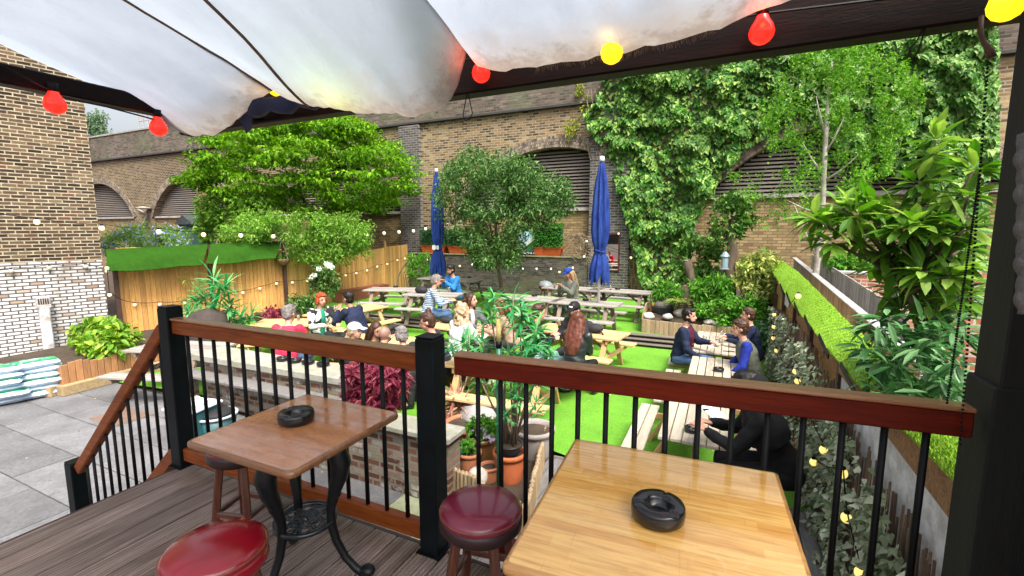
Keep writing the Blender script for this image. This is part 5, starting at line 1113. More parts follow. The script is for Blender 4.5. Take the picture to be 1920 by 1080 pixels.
# rose bushes and small plants against the fence
rose=bush('rose_bush','white flowering rose bush climbing the fence behind the red haired person',spots(26,582,634,490,560),11.3,L_bay,.13,.07,(.14,.24),34,.2,base=LAWN)
l2=LB(); 
for (u,v) in((584,520),(618,497),(612,494),(622,500),(598,505),(590,515)): l2=LB(); clump(l2,at_y(u,v,11.0),(.05,.05,.05),26,.08,.07,shell=.6); l2.build('white_rose',L_white,rose)

bush('rose_bush','low bush left of the red haired person against the fence',spots(20,545,600,555,590),10.2,L_bay,.13,.07,(.16,.26),40,.2,base=LAWN)
bush('shrub','small purple leaved plant by the person in pink',spots(9,498,520,582,602),8.2,L_acer,.12,.06,(.12,.2),36,.2,base=LAWN)
bush('shrub','thin fine leaved bamboo in front of the fence, left of the spiky plant',spots(14,338,375,520,600),8.3,L_var,.16,.03,(.14,.22),22,.2,base=LAWN)
# red acer
random.seed(71)
ac=bush('acer','dark red cut leaved acer beside the garden wall',spots(34,656,758,680,765),4.85,L_acer,.13,.045,(.13,.22),62,.35,base=LAWN,up=.9,cat='acer',droop=.35)
# strappy / spiky evergreen plants with canes
def spiky(label,base,tufts,mat,L,W,n=34,canes=True,name='spiky_plant'):
    base=Vector(base); t=thing(name,label,'pot plant',tuple(base)); lb=LB(); paths=[]
    for (u,v,Y,sc) in tufts:
        c=at_y(u,v,Y); paths.append(([base+Vector((random.uniform(-.08,.08),random.uniform(-.08,.08),0)),base.lerp(c,.55)+Vector((random.uniform(-.05,.05),0,0)),c],[.014,.012,.008])); m_=int(n*sc)
        d=rdir(m_); d[:,2]=np.abs(d[:,2])*1.1-.30; off=rng.random((m_,1))*-.22*sc*np.array([0,0,1.]); P=np.array(c)+off
        lb.leaves(P,d,np.tile([0,0,1.],(m_,1))+rdir(m_)*.25,L*sc*(.75+.5*rng.random(m_)),W*sc,.30,.12,'long')
    lb.build('leaves',mat,t)
    if canes: trunk_obj(t,m_twig,paths,'cane')
    return t
pb=at_z(958,850,-1.0); 
spiky('tall bright spiky plant with bamboo like canes rising from the black lined orange pot',(pb.x,pb.y,-.92),[(962,552,4.35,1.),(978,580,4.5,1.1),(925,556,4.5,.75),(920,590,4.55,.8),(1005,618,4.4,1.),(990,640,4.2,1.),(955,655,4.4,.9),(1025,650,4.5,.9),(905,640,4.5,.8),(940,690,4.3,.8),(985,690,4.4,.9),(970,735,4.3,.7),(1010,700,4.5,.8),(950,770,4.3,.6),(895,700,4.4,.5),(1005,755,4.4,.6)],L_spike,.225,.036,44)
pq=at_z(405,650,LAWN); pq=Vector((pq.x+.6,6.9,LAWN))
spiky('broad spiky evergreen plant in front of the orange fence, left of the railing top',pq,[(400,520,6.9,1.1),(420,535,6.8,1.),(385,548,7.0,1.),(405,570,6.7,1.1),(430,570,6.9,1.),(355,580,7.,.9),(372,560,6.9,.8),(415,595,6.8,1.1),(450,595,6.9,.9),(470,590,7.,.7),(440,610,6.8,.9),(360,600,7.,.9),(395,615,6.6,.9),(425,640,6.7,.9),(370,650,6.6,.8),(390,670,6.6,.8),(450,660,6.7,.7)],L_spike,.44,.06,36)
p=at_y(712,620,9.3)
spiky('small spiky plant between the table of the curly blonde and the railing',Vector((at_y(865,655,6.2).x,6.2,LAWN)),[(868,640,6.2,1.),(880,632,6.2,.8),(850,652,6.2,.7)],L_spike,.34,.05,26)
pc=at_z(858,765,-1.1); spiky('pinkish brown strappy cordyline arching among the pots',(pc.x,pc.y,-1.15),[(852,745,pc.y,1.),(862,758,pc.y,1.)],L_strap,.38,.035,40,False,'cordyline')
# pots in front of the deck
m_glaze=PM('green_glaze',(.012,.08,.055),(.008,.05,.035),.2,5,coat=.5); m_brpot=PM('brown_glaze',(.26,.13,.045),(.18,.085,.03),.3,5,coat=.3); m_gpot=PM('grey_pot',(.33,.29,.27),(.24,.21,.20),.7,5); m_ter3=PM('orange_terracotta',(.50,.14,.05),(.40,.10,.035),.65,6)
gp='plant pots below the deck'
def potat(u,v,z,r,h,mat,label): p=at_z(u,v,z); return pot(label,(p.x,p.y,z-h),r,h,mat,grp=gp),p
_,pp=potat(955,845,-.95,.185,.45,m_ter3,'orange terracotta pot holding the tall spiky plant, beside the green pole')
pot('black plastic pot liner standing inside the orange terracotta pot',(pp.x,pp.y,-.98),.155,.13,m_bpot)
potat(1062/1.0*.0+1000,800,-.93,.27,.47,m_gpot,'large pale grey pot at the corner of the picket edging')
potat(905,815,-.98,.20,.42,m_brpot,'brown glazed pot full of small pale flowers'); potat(880,845,-1.05,.145,.33,m_terr2,'pale terracotta pot in front of the brown glazed pot')
potat(842,838,-1.0,.19,.4,m_glaze,'dark green glazed pot with a brown rim next to the wall end'); potat(917,872,-1.12,.11,.26,m_terr2,'small terracotta pot in front of the green pole')
potat(877,792,-1.1,.33,.28,m_terr2,'wide shallow terracotta bowl behind the flower pot')
pet=bush('petunia','small pale purple flowers and green leaves in the brown glazed pot',spots(10,885,925,785,812),at_z(905,815,-.98).y,L_fern,.07,.035,(.07,.12),70,.08,base=-1.0,stem=False,cat='flowers')
L_pet=LEAF('pale_purple',(.55,.5,.62),(.65,.6,.7),(.4,.2,.5),.6,.3,.2)
for u,v in((907,802),(909,813),(893,808),(922,820)): l2=LB(); clump(l2,at_y(u,v,at_z(905,815,-.98).y-.12),(.025,.025,.02),16,.06,.055,shell=.5); l2.build('bloom',L_pet,pet)
bush('seedling','small green seedlings in the pale terracotta pot by the deck',spots(5,870,892,825,842),at_z(880,845,-1.05).y,L_fern,.07,.03,(.04,.07),30,.05,base=-1.08,stem=False,cat='plant')
stone('large rounded grey stone among the pots under the pine bench',905,778,-1.15,.33,(1.1,1,.75),PM('grey_stone',(.36,.35,.34),(.24,.235,.23),.9,7,bmp=.4),grp=None)
stone('white rough stone at the front of the picket edging',896,893,-1.2,.11,(1.2,1,1),grp=None)
A1=at_z(1024,797,-1.0);A2=at_z(986,948,-1.0);A3=at_z(850,872,-1.0)
pk=thing('picket_edging','low edging of small round topped pickets around the plant pots','edging',(A2.x,A2.y,LAWN)); b=MB()
for a,c in((A1,A2),(A2,A3),(A1,A1+(A3-A2)*1.15)):
    L=(c-a).length; n_=int(L/.062)
    for i in range(n_):
        q=a.lerp(c,(i+.5)/n_); b.tube([(q.x,q.y,LAWN),(q.x,q.y,-1.02+.02*math.sin(i*.7)),(q.x,q.y,-.995+.02*math.sin(i*.7))],[.029,.029,.008],7)
b.build('pickets',m_pal,pk)
b=MB(); c_=A3+(A1-A2); b.add([(A1.x,A1.y,-1.3),(A2.x,A2.y,-1.3),(A3.x,A3.y,-1.3),(c_.x,c_.y,-1.3)],[(0,3,2,1)]); b.build('soil',m_soil,pk)
gpz=at_z(936,890,-1.1); gpole=thing('green_pole','tall green sleeved pole with a pale wooden top among the pots','pole',(gpz.x,gpz.y,LAWN)); top=at_y(930,597,gpz.y); mid=at_y(931,643,gpz.y)
b=MB(); b.tube([(gpz.x,gpz.y,LAWN),(gpz.x,gpz.y,mid.z)],.030,12); b.build('sleeve',PM('green_sleeve',(.012,.17,.085),(.008,.12,.06),.4,5),gpole,True); b=MB(); b.tube([(gpz.x,gpz.y,mid.z),(gpz.x,gpz.y,top.z)],.027,12); b.build('wooden_top',PM('pale_dowel',(.62,.50,.20),(.5,.38,.14),.6,4),gpole,True)
b=MB(); b.tube([(gpz.x,gpz.y,mid.z-.05),(gpz.x,gpz.y,mid.z+.02)],.034,12); b.build('collar',m_black,gpole,True)
# artificial ivy on the trellis
lb=LB(); random.seed(81); Ps=[]
for i in range(10500):
    y=2.0+9.3*random.random()**1.5; z=random.uniform(-1.38,float(np.interp(y,[2,4,5.5,7.5,11],[.0,.02,.2,.26,.0]))); w=nz(y*1.5,z*1.9,7)+.4*nz(y*5,z*5)
    if w<.02 and random.random()<.85: continue
    Ps.append((.945-random.random()*.11-.05*max(0,w),y,z))
P=np.array(Ps); n=len(P); l=.042+.034*rng.random(n); lb.leaves(P,np.array([-.35,0,-.6])+rdir(n)*.75,np.array([-.8,-.15,.55])+rdir(n)*.5,l,l*.8,.15,.12,'ivy'); lb.build('ivy_leaves',L_fake,tr)
# large leaved shrub by the right hand post
random.seed(91)
sb=Vector((1.75,4.1,LAWN)); bs_=thing('large_leaved_shrub','large leaved shrub reaching over the turf strip beside the dark pergola post','shrub',tuple(sb)); lb=LB(); l2=LB(); paths=[]
fork=at_y(1735,640,4.1); f2=at_y(1705,540,4.05); paths.append(([sb,sb.lerp(fork,.6),fork,f2],[.05,.045,.04,.03]))
TW=[(1560,455,3.9,None),(1600,405,3.8,None),(1650,400,4.1,None),(1620,455,4.1,None),(1690,430,3.7,None),(1700,385,4.1,None),(1720,420,3.7,None),(1760,440,3.7,None),(1780,520,3.7,None),(1730,510,3.7,None),(1680,540,4.2,None),(1640,500,4.2,None),(1800,470,4.1,None),(1660,470,4.0,f2),(1600,440,3.9,f2),(1555,425,3.9,f2),(1530,410,3.9,None),(1580,390,3.9,None),(1630,385,3.9,None),(1680,400,3.9,None),(1650,425,3.9,None),(1720,345,3.9,f2),(1745,295,3.9,None),(1755,265,3.9,None),(1735,385,3.9,f2),(1770,400,3.9,fork),(1815,370,3.7,fork),(1825,320,3.7,None),(1790,440,3.8,None),(1740,440,4.,None),(1700,455,4.,None),(1770,480,3.9,None),(1710,500,4.,None),(1760,530,4.,None),(1800,500,3.8,None),(1800,560,3.8,None),(1670,500,4.,None),(1740,570,4.,None),(1690,580,4.1,None),(1810,430,3.6,None)]
for (u,v,Y,fr) in TW:
    c=at_y(u,v,Y); 
    paths.append(([ (fr or f2), (fr or f2).lerp(c,.5)+Vector((0,0,.03)),c],[.016,.012,.006])); m_=22
    d=rdir(m_); d[:,2]=d[:,2]*.6+.16; P=np.array(c)+d*.03; lb.leaves(P,d,np.tile([0,0,1.],(m_,1))+rdir(m_)*.3,.11+.11*rng.random(m_),.042+.025*rng.random(m_),.2,.13,'long')
for k in range(62):
    u=random.uniform(1610,1810); v=random.uniform(590,740); 
    if v<600+.0*(u) and u<1650: continue
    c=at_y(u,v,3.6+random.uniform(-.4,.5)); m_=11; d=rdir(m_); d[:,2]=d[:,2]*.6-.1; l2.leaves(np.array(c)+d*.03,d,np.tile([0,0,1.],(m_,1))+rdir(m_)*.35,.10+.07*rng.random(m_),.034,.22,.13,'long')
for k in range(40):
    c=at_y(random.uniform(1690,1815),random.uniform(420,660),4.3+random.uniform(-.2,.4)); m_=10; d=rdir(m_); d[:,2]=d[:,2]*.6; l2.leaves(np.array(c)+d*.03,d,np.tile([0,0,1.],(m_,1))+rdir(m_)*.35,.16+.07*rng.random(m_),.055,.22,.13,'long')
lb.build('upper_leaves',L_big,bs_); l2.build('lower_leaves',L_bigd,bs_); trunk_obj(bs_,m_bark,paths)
# hanging basket on the fence, distant trees
p=at_x(531,489,-13.75); hb=thing('hanging_basket','wicker hanging basket with a small plant on the fence end of the awning','hanging basket',tuple(p)); b=MB(); b.lathe(p,[(0,-.16),(.13,-.14),(.22,0),(.235,.07),(.2,.07),(.0,.02)],16); b.build('basket',PM('wicker',(.22,.12,.06),(.13,.07,.035),.8,22,bmp=.8),hb,True); b=MB()
for k in range(3): a=2.1*k; b.tube([p+Vector((.22*math.cos(a),.22*math.sin(a),.06)),p+Vector((0,0,.75))],.008,4)
b.build('chains',m_sill,hb); lb=LB(); clump(lb,p+Vector((0,0,.12)),(.2,.2,.1),90,.1,.05); lb.build('plant',L_fern,hb)
for (u,v,lab) in((178,240,'thin distant blue green tree above the viaduct parapet'),):
    c=at_y(u,v,34); t=thing('distant_tree',lab,'tree',(c.x,c.y,LAWN)); lb=LB()
    for k in range(60): clump(lb,at_y(u+random.gauss(0,8),v+random.gauss(0,14),34),(.6,.6,.5),40,.32,.2)
    lb.build('crown',L_dist,t); trunk_obj(t,m_bark,[([(c.x,c.y,LAWN),(c.x,c.y,c.z)],[.4,.1])])
vy=thing('self_sown_vine','yellow green self sown vine trailing down the middle of the viaduct wall','vine',tuple(at_y(1082,240,VY-.1))); lb=LB()
for (u,v) in((1090,165),(1085,170),(1073,242),(1065,235),(1080,230),(1068,250),(1095,205),(1100,190)): clump(lb,at_y(u,v,VY-.15),(.16,.1,.22),26,.15,.07)
lb.build('leaves',L_yel,vy)

# fallen leaves and crumbs scattered over lawn, patio and deck
random.seed(131); lb=LB(); n=520; P=[]
for k in range(n):
    if k<300: P.append((random.uniform(-9,.9),random.uniform(5.8,11.2),LAWN+.02))
    elif k<430: P.append((random.uniform(-12,-3.6),random.uniform(-1,4.4),LAWN+.012))
    else: P.append((random.uniform(-3.3,.6),random.uniform(-.2,1.7),.004))
P=np.array(P); d=rdir(n); d[:,2]*=.1; sz=np.where(np.arange(n)<430,.045,.011)*(.5+rng.random(n)); lb.leaves(P,d,np.tile([0,0,1.],(n,1))+rdir(n)*.15,sz,sz*.6,.05,.1)
o=lb.build('fallen_leaves',LEAF('dry_leaf',(.16,.09,.03),(.30,.20,.06),(.55,.50,.36),.7,.1,.1)); tag(o,'scattered dry leaves and crumbs on lawn, patio and deck','leaf litter',kind='stuff')
# ------------------------------------------------------------------ people
def fuse(mb,vox,sm=2,wr=0.,ws=16.):
    me=bpy.data.meshes.new('f'); me.from_pydata(mb.v,[],mb.f); me.update(); ob=bpy.data.objects.new('f',me); COL.objects.link(ob)
    r=ob.modifiers.new('r','REMESH'); r.mode='VOXEL'; r.voxel_size=vox; r.use_smooth_shade=True
    if sm: s=ob.modifiers.new('s','SMOOTH'); s.iterations=sm; s.factor=.5
    out=bpy.data.meshes.new_from_object(ob.evaluated_get(bpy.context.evaluated_depsgraph_get())); bpy.data.objects.remove(ob)
    if wr:
        n=len(out.vertices); co=np.empty(n*3); out.vertices.foreach_get('co',co); nn_=np.empty(n*3); out.vertices.foreach_get('normal',nn_) if hasattr(out.vertices[0],'normal') else None
        co=co.reshape(-1,3); nn_=nn_.reshape(-1,3); d=np.array([mnoise.noise(Vector((p[0]*ws,p[1]*ws,p[2]*ws*.8+3)))*wr+mnoise.noise(Vector((p[0]*ws*.4,p[1]*ws*.4,p[2]*ws*1.1)))*wr*.8 for p in co]); co+=nn_*d[:,None]
        out.vertices.foreach_set('co',co.ravel()); out.update()
    out.polygons.foreach_set('use_smooth',[True]*len(out.polygons)); return out
def loft(b,pts,rad,n=14):      # rad: (front-back, side) radii; sections across local y
    o=len(b.v); N=len(pts); pts=[Vector(p) for p in pts]
    for i in range(N):
        t=(pts[min(i+1,N-1)]-pts[max(i-1,0)]).normalized(); sd=Vector((0,1,0)); fr=sd.cross(t).normalized()
        for k in range(n): a=2*math.pi*k/n; b.v.append(pts[i]+fr*rad[i][0]*math.cos(a)+sd*rad[i][1]*math.sin(a))
    for i in range(N-1):
        for k in range(n): k2=(k+1)%n; b.f.append((o+i*n+k,o+i*n+k2,o+(i+1)*n+k2,o+(i+1)*n+k)); b.m.append(0)
    b.f.append(tuple(o+k for k in range(n))[::-1]); b.m.append(0); b.f.append(tuple(o+(N-1)*n+k for k in range(n))); b.m.append(0)
def limb(b,pts,rs,n=10):
    for p,r in zip(pts,rs): b.ball(p,r,n,7)
    for p,q,r0,r1 in zip(pts[:-1],pts[1:],rs[:-1],rs[1:]): b.tube([p,q],[r0,r1],n)
def ik(S,T,a,c,pole):
    d=T-S; L=min(d.length,(a+c)*.995); d=d.normalized(); x=(a*a-c*c+L*L)/(2*L); h=math.sqrt(max(0,a*a-x*x)); pl=(pole-d*pole.dot(d)).normalized(); return S+d*x+pl*h, S+d*L
SK=PM('skin',(.56,.30,.21),(.48,.235,.16),.5,5); SK2=PM('skin_tan',(.42,.205,.13),(.35,.16,.10),.5,5); m_eye=PM('eye_dark',(.03,.02,.015),None,.2); m_lip=PM('lip',(.38,.11,.10),None,.4)
def cloth(name,c,c2=None,ro=.8): return PM(name,c,c2 or tuple(x*.6 for x in c),ro,7,bmp=.15,spec=.25)
cloth_=cloth
def cloth(name,c,c2=None,ro=.8):
    return PM(name,c,c2 or tuple(x*.45 for x in c),ro,26,(1,1,.16),bmp=.3,spec=.3)
H_black=cloth('black_hair',(.012,.009,.008),None,.45);H_brown=cloth('brown_hair',(.065,.03,.017),None,.45);H_red=cloth('red_hair',(.36,.07,.02),(.22,.035,.01),.5);H_blond=cloth('blonde_hair',(.52,.36,.19),(.30,.19,.09),.5);H_grey=cloth('grey_hair',(.23,.21,.20),(.10,.09,.09),.6);H_auburn=cloth('auburn_hair',(.20,.06,.03),(.08,.022,.012),.4);H_curl=cloth('curly_blonde_hair',(.56,.43,.29),(.30,.19,.10),.6);H_chest=cloth('chestnut_hair',(.155,.05,.03),(.045,.016,.01),.32)
cloth=cloth_
H_stub=PM('shaved_hair',(.20,.12,.09),(.30,.17,.12),.6,9)
def person(label,head,face,lean,zg,top,legs,hair=None,hairm=None,hy=0,hp=0,hands=((.47,.13,.80),(.47,-.13,.80)),skin=SK,sc=1.1,extra=None,shoe=None,cap=None,spread=.12,polez=-.6):
    sc*=1.0 if (head[0]>1250 or (head[1]>603 and head[0]<790)) else 1.10
    Ls=R(lean); s=Vector((math.sin(Ls),0,math.cos(Ls))); Pv=Vector((0,0,.55)); waist=Pv+s*.18; chest=Pv+s*.36; nb=Pv+s*.52
    hd=Vector((math.sin(Ls*.7+R(8)),0,math.cos(Ls*.7+R(8)))); hc=nb+hd*.175
    f=R(face); p=at_z(head[0],head[1],zg+hc.z*sc); fw=Vector((math.cos(f),math.sin(f),0)); base=Vector((p.x,p.y,zg))-fw*hc.x*sc
    t=thing('person',label,'person',tuple(base),f); t.scale=(sc,)*3
    RH=Matrix.Rotation(R(hy),3,'Z')@Matrix.Rotation(R(hp),3,'Y')
    def H(x,y,z): return hc+RH@Vector((x,y,z))
    sh=[nb-s*.055+Vector((0,sg*.175,0)) for sg in(1,-1)]; arms=[]
    for i,sg in enumerate((1,-1)): e,w=ik(sh[i],Vector(hands[i]),.285,.255,Vector((-.35,sg*.55,polez))); arms.append((sh[i],e,w))
    hips=[Pv+Vector((0,sg*.09,-.01)) for sg in(1,-1)]; kn=[Pv+Vector((.44,sg*(.09+spread*.4),-.03)) for sg in(1,-1)]; an=[Vector((k.x+.03,k.y,.085)) for k in kn]
    # the body: one continuous surface with head, face, hands
    b=MB(); loft(b,[Pv-s*.09,Pv,waist,chest,nb-s*.06,nb],[(.07,.10),(.10,.14),(.09,.125),(.10,.15),(.075,.15),(.05,.06)])
    limb(b,[nb-s*.02,hc-hd*.06],[.054,.05]); b.ball(H(-.012,0,.025),.1,16,12,(1.0,.78,1.02),RH); b.ball(H(.03,0,-.035),.074,14,10,(.86,.78,1.05),RH); b.ball(H(.045,0,-.085),.036,10,8,(1,1.1,.8),RH)
    b.tube([H(.082,0,.012),H(.108,0,-.022),H(.088,0,-.032)],[.010,.0145,.012],8); b.ball(H(.103,0,-.024),.0145,8,6)
    for sg in(1,-1): b.ball(H(-.008,sg*.081,-.008),.028,8,7,(.7,.32,1),RH); b.ball(H(.066,sg*.033,.022),.016,8,6,(.8,1.3,.6),RH)
    for i,sg in enumerate((1,-1)):
        S_,e,w=arms[i]; limb(b,[S_,e,w],[.046,.038,.028]); d=(w-e).normalized(); sd=d.cross(Vector((0,0,1))); sd=sd.normalized() if sd.length>.1 else Vector((0,1,0)); up=sd.cross(d)
        pc=w+d*.045; b.box(pc,(.085,.078,.03),rot=Matrix((d,sd,up)).transposed(),bev=.012)
        for k,(ln,off) in enumerate(((.066,-.031),(.078,-.0105),(.074,.0105),(.058,.030))):
            q=w+d*.085+sd*off; q1=q+d*ln*.55-up*.012; q2=q1+d*ln*.40-up*.026; b.tube([q,q1,q2],[.0105,.0098,.008],7); b.ball(q2,.008,6,5)
        q=w+d*.03-sd*sg*.036; q1=q+d*.03-sd*sg*.026; q2=q1+d*.033-up*.01; b.tube([q,q1,q2],[.0125,.0112,.0095],7); b.ball(q2,.0095,6,5)
        limb(b,[hips[i],kn[i],an[i]],[.075,.05,.036]); limb(b,[an[i],an[i]+Vector((.14,0,-.045))],[.034,.03])
    me=fuse(b,.0088,1); me.materials.append(skin); link('body',me,t)
    b=MB(); [b.ball(H(.0785,sg*.033,.012),.0095,8,6) for sg in(1,-1)]; [b.bar(H(.079,sg*.048,.034),H(.085,sg*.018,.036),.008,.006) for sg in(1,-1)]; b.build('eyes',m_eye,t,True) if False else lk(b,'eyes',m_eye,t)
    b=MB(); b.ball(H(.088,0,-.062),.02,8,6,(.35,1.1,.3),RH); lk(b,'mouth',m_lip,t)
    # clothes
    b=MB(); loft(b,[Pv-s*.10,Pv,waist,chest,nb-s*.07,nb-s*.005],[(.11,.155),(.135,.18),(.125,.165),(.13,.185),(.10,.18),(.058,.075)])
    for S_,e,w in arms: limb(b,[S_,e,e.lerp(w,.93)],[.075,.058,.042])
    me=fuse(b,.0135,2,.010); me.materials.append(top); link('top',me,t)
    b=MB(); loft(b,[Pv-Vector((0,0,.09)),Pv+Vector((0,0,.05))],[(.125,.17),(.12,.165)])
    for i in(0,1): limb(b,[hips[i],kn[i],an[i]+Vector((0,0,.03))],[.098,.074,.055])
    me=fuse(b,.0135,2,.008); me.materials.append(legs); link('trousers',me,t)
    for i in(0,1): b=MB(); b.ball(an[i]+Vector((.07,0,-.04)),.055,12,8,(2.3,.85,.75)); b.ball(an[i]+Vector((-.01,0,0)),.045,10,7); me=fuse(b,.012,1); me.materials.append(shoe or m_ash); link('shoe',me,t)
    if hair:
        b=MB(); b.ball(H(-.026,0,.042),.104,16,11,(1.0,.86,.95),RH); b.ball(H(-.045,0,-.005),.088,14,9,(.85,.95,1.1),RH); vx=.011; wr=.008; ws=42
        if hair=='stubble': b=MB(); b.ball(H(-.020,0,.030),.0995,16,11,(1.0,.80,1.0),RH); wr=0
        if hair in('short','bun'): b.ball(H(.045,0,.1),.045,10,7,(1,1.3,.55),RH); b.ball(H(.0,0,.118),.06,10,7,(1.1,1,.5),RH)
        if hair=='bun': b.ball(H(-.05,0,.15),.042,10,8)
        if hair=='bob': [b.ball(H(-.02,sg*.078,-.03),.055,10,8,(1.1,.6,1.5),RH) for sg in(1,-1)]; b.ball(H(-.07,0,-.05),.07,12,8,(.7,1.2,1.2),RH); b.ball(H(.055,0,.095),.045,10,7,(.8,1.5,.6),RH)
        if hair in('long','pony'):
            wd=1.25 if hair=='long' else .55
            P_=[H(-.07,0,.03),H(-.095,0,-.07),nb-s*.06+Vector((-.11,0,0)),nb-s*.2+Vector((-.135,0,0)),nb-s*.31+Vector((-.135,0,0))]; loft(b,P_,[(.05,.085*wd),(.055,.10*wd),(.045,.115*wd),(.035,.095*wd),(.015,.06*wd)])
            if hair=='long': [b.tube([H(.0,sg*.078,.03),H(-.01,sg*.09,-.07),nb-s*.1+Vector((-.02,sg*.11,0)),nb-s*.22+Vector((.0,sg*.10,0))],[.03,.036,.034,.012],8) for sg in(1,-1)]
            wr=.004; ws=24
        if hair=='curly':
            for k in range(60): a=random.random()*6.28; z=random.uniform(-.2,.12); r=.085+.03*max(0,-z)*2; x=-.03+r*math.cos(a)*.95; 
            for k in range(85):
                a=random.uniform(.9,5.38); z=random.uniform(-.22,.13); r=(.09+.12*max(0,-z))*(1 if z<.06 else .75); b.ball(H(-.03+r*math.cos(a),r*math.sin(a),z),random.uniform(.022,.036),7,5)
            wr=.008
        if hair=='beard': b.ball(H(.045,0,.1),.045,10,7,(1,1.3,.55),RH); b.ball(H(.0,0,.115),.06,10,7,(1.1,1,.5),RH)
        me=fuse(b,vx,1,wr,ws); me.materials.append(hairm); link('hair',me,t)
        if hair=='beard': b=MB(); b.ball(H(.05,0,-.082),.045,12,8,(.95,1.25,.75),RH); [b.ball(H(.02,sg*.062,-.05),.03,8,7,(1,.5,1.4),RH) for sg in(1,-1)]; me=fuse(b,.009,1,.004,40); me.materials.append(hairm); link('beard',me,t)
    if cap:
        b=MB(); b.ball(H(-.01,0,.06),.113,18,10,(1.0,.86,.72),RH); b.box(H(.13,0,.052),(.11,.13,.012),rot=RH@Matrix.Rotation(R(12),3,'Y'),bev=.006); me=fuse(b,.009,1); me.materials.append(cap); link('cap',me,t)
        if label.find('white mark')>=0: b=MB(); b.box(H(.098,0,.09),(.012,.06,.028),rot=RH@Matrix.Rotation(R(-28),3,'Y')); lk(b,'cap_mark',m_paper,t)
    if extra: extra(t,dict(Pv=Pv,s=s,waist=waist,chest=chest,nb=nb,arms=arms,H=H,kn=kn))
    return t
def lk(b,name,mat,t):
    me=bpy.data.meshes.new(name); me.from_pydata(b.v,[],b.f); me.materials.append(mat); me.polygons.foreach_set('use_smooth',[True]*len(me.polygons)); me.update(); return link(name,me,t)
def vest(mat,gx=.012,nm_='vest',front=False,w=1.06):
    def fn(t,J):
        b=MB(); s=J['s']; o=Vector((gx if front else 0,0,0)); loft(b,[J['Pv']-s*.07+o,J['Pv']+o,J['waist']+o,J['chest']+o,J['nb']-s*.07+o,J['nb']+s*.01+o],[(.12*w,.15*w*(.62 if front else 1.12)),(.14*w,.17*w*(.55 if front else 1.12)),(.13*w,.155*w*(.5 if front else 1.15)),(.135*w,.165*w*(.5 if front else 1.1)),(.105*w,.15*w*(.45 if front else 1.0)),(.065,.08 if not front else .04)]); me=fuse(b,.012,2,.008); me.materials.append(mat); link(nm_,me,t)
    return fn
C_navy=cloth('navy_cloth',(.014,.022,.06));C_black=cloth('black_clothing',(.010,.010,.012));C_leather=PM('black_leather',(.012,.016,.018),(.02,.026,.028),.33,8,bmp=.3);C_jean=cloth('denim',(.07,.13,.24),(.04,.08,.16));C_ljean=cloth('light_denim',(.24,.36,.40),(.16,.26,.30));C_pink=cloth('pink_fleece',(.72,.035,.085),(.55,.02,.06));C_purple=cloth('dark_purple_cloth',(.035,.025,.055));C_white=cloth('white_jacket',(.66,.67,.66),(.40,.42,.43));C_greyc=cloth('grey_cardigan',(.12,.13,.14));C_cyan=cloth('cyan_shirt',(.03,.20,.52),(.02,.13,.36));C_olive=cloth('olive_waistcoat',(.115,.13,.095),(.07,.08,.06));C_royal=cloth('royal_blue',(.016,.035,.30),(.01,.02,.19));C_maroon=cloth('maroon_knit',(.085,.008,.018));C_sage=cloth('sage_jacket',(.22,.23,.18),(.14,.15,.12));C_green=cloth('green_shirt',(.02,.28,.16));C_tan=cloth('tan_top',(.45,.30,.22));C_teal=cloth('teal_trousers',(.05,.13,.13)); C_hat=cloth('blue_cap',(.018,.06,.32)); C_wcap=cloth('white_cap',(.62,.62,.60)); C_char=cloth('charcoal',(.03,.03,.034))
m,nt,b_,N,L=nm('cow_print'); f=ramp(nt,noise(nt,coord(nt),7.5,2,.4),[(.50,(.72,.72,.70)),(.53,(.012,.012,.014))]); L.new(f,b_.inputs['Base Color']); b_.inputs['Roughness'].default_value=.85; C_cow=m
m,nt,b_,N,L=nm('striped_shirt'); sp=N.new('ShaderNodeSeparateXYZ'); L.new(coord(nt),sp.inputs[0]); wv=mth(nt,'SINE',mth(nt,'MULTIPLY',sp.outputs[2],170)); L.new(ramp(nt,wv,[(.35,(.07,.13,.26)),(.6,(.55,.60,.66))]),b_.inputs['Base Color']); b_.inputs['Roughness'].default_value=.85; C_strp=m
m,nt,b_,N,L=nm('checked_jacket'); v=coord(nt,(1,1,1)); sp=N.new('ShaderNodeSeparateXYZ'); L.new(v,sp.inputs[0]); w1=mth(nt,'SINE',mth(nt,'MULTIPLY',sp.outputs[2],75)); w2=mth(nt,'SINE',mth(nt,'MULTIPLY',sp.outputs[1],75)); L.new(ramp(nt,mth(nt,'MAXIMUM',w1,w2),[(.75,(.66,.67,.66)),(.95,(.36,.40,.42))]),b_.inputs['Base Color']); b_.inputs['Roughness'].default_value=.85; C_chk=m
def hood(t,J):
    b=MB(); s=J['s']; b.ball(J['H'](-.05,0,-.03),.125,14,9,(1,1,1.15)); loft(b,[J['chest']-s*.1,J['chest'],J['nb']-s*.03,J['nb']+s*.05],[(.16,.22),(.17,.23),(.13,.2),(.10,.11)]); me=fuse(b,.013,2,.008); me.materials.append(C_black); link('hood',me,t)
random.seed(101)
PH=((.40,.05,.92),(.40,-.05,.92))
person('person with short red hair in a black and white cow patterned jacket',(603,562),345,12,LAWN,C_cow,C_char,'bob',H_red,extra=vest(C_green,.02,'shirt',True,.95),hp=8)
person('person with short dark hair in a large navy jacket leaning on the pine table',(652,560),182,22,LAWN,C_navy,C_char,'short',H_black,skin=SK2,hands=((.42,.08,.98),(.46,-.10,.84)),hp=6,sc=1.14,extra=vest(C_navy,0,'coat_back',False,1.12))
person('person in a bright pink fleece with grey hair, back to the deck',(543,588),112,16,LAWN,C_pink,C_jean,'short',H_grey,hp=12,hy=-15,sc=1.12)
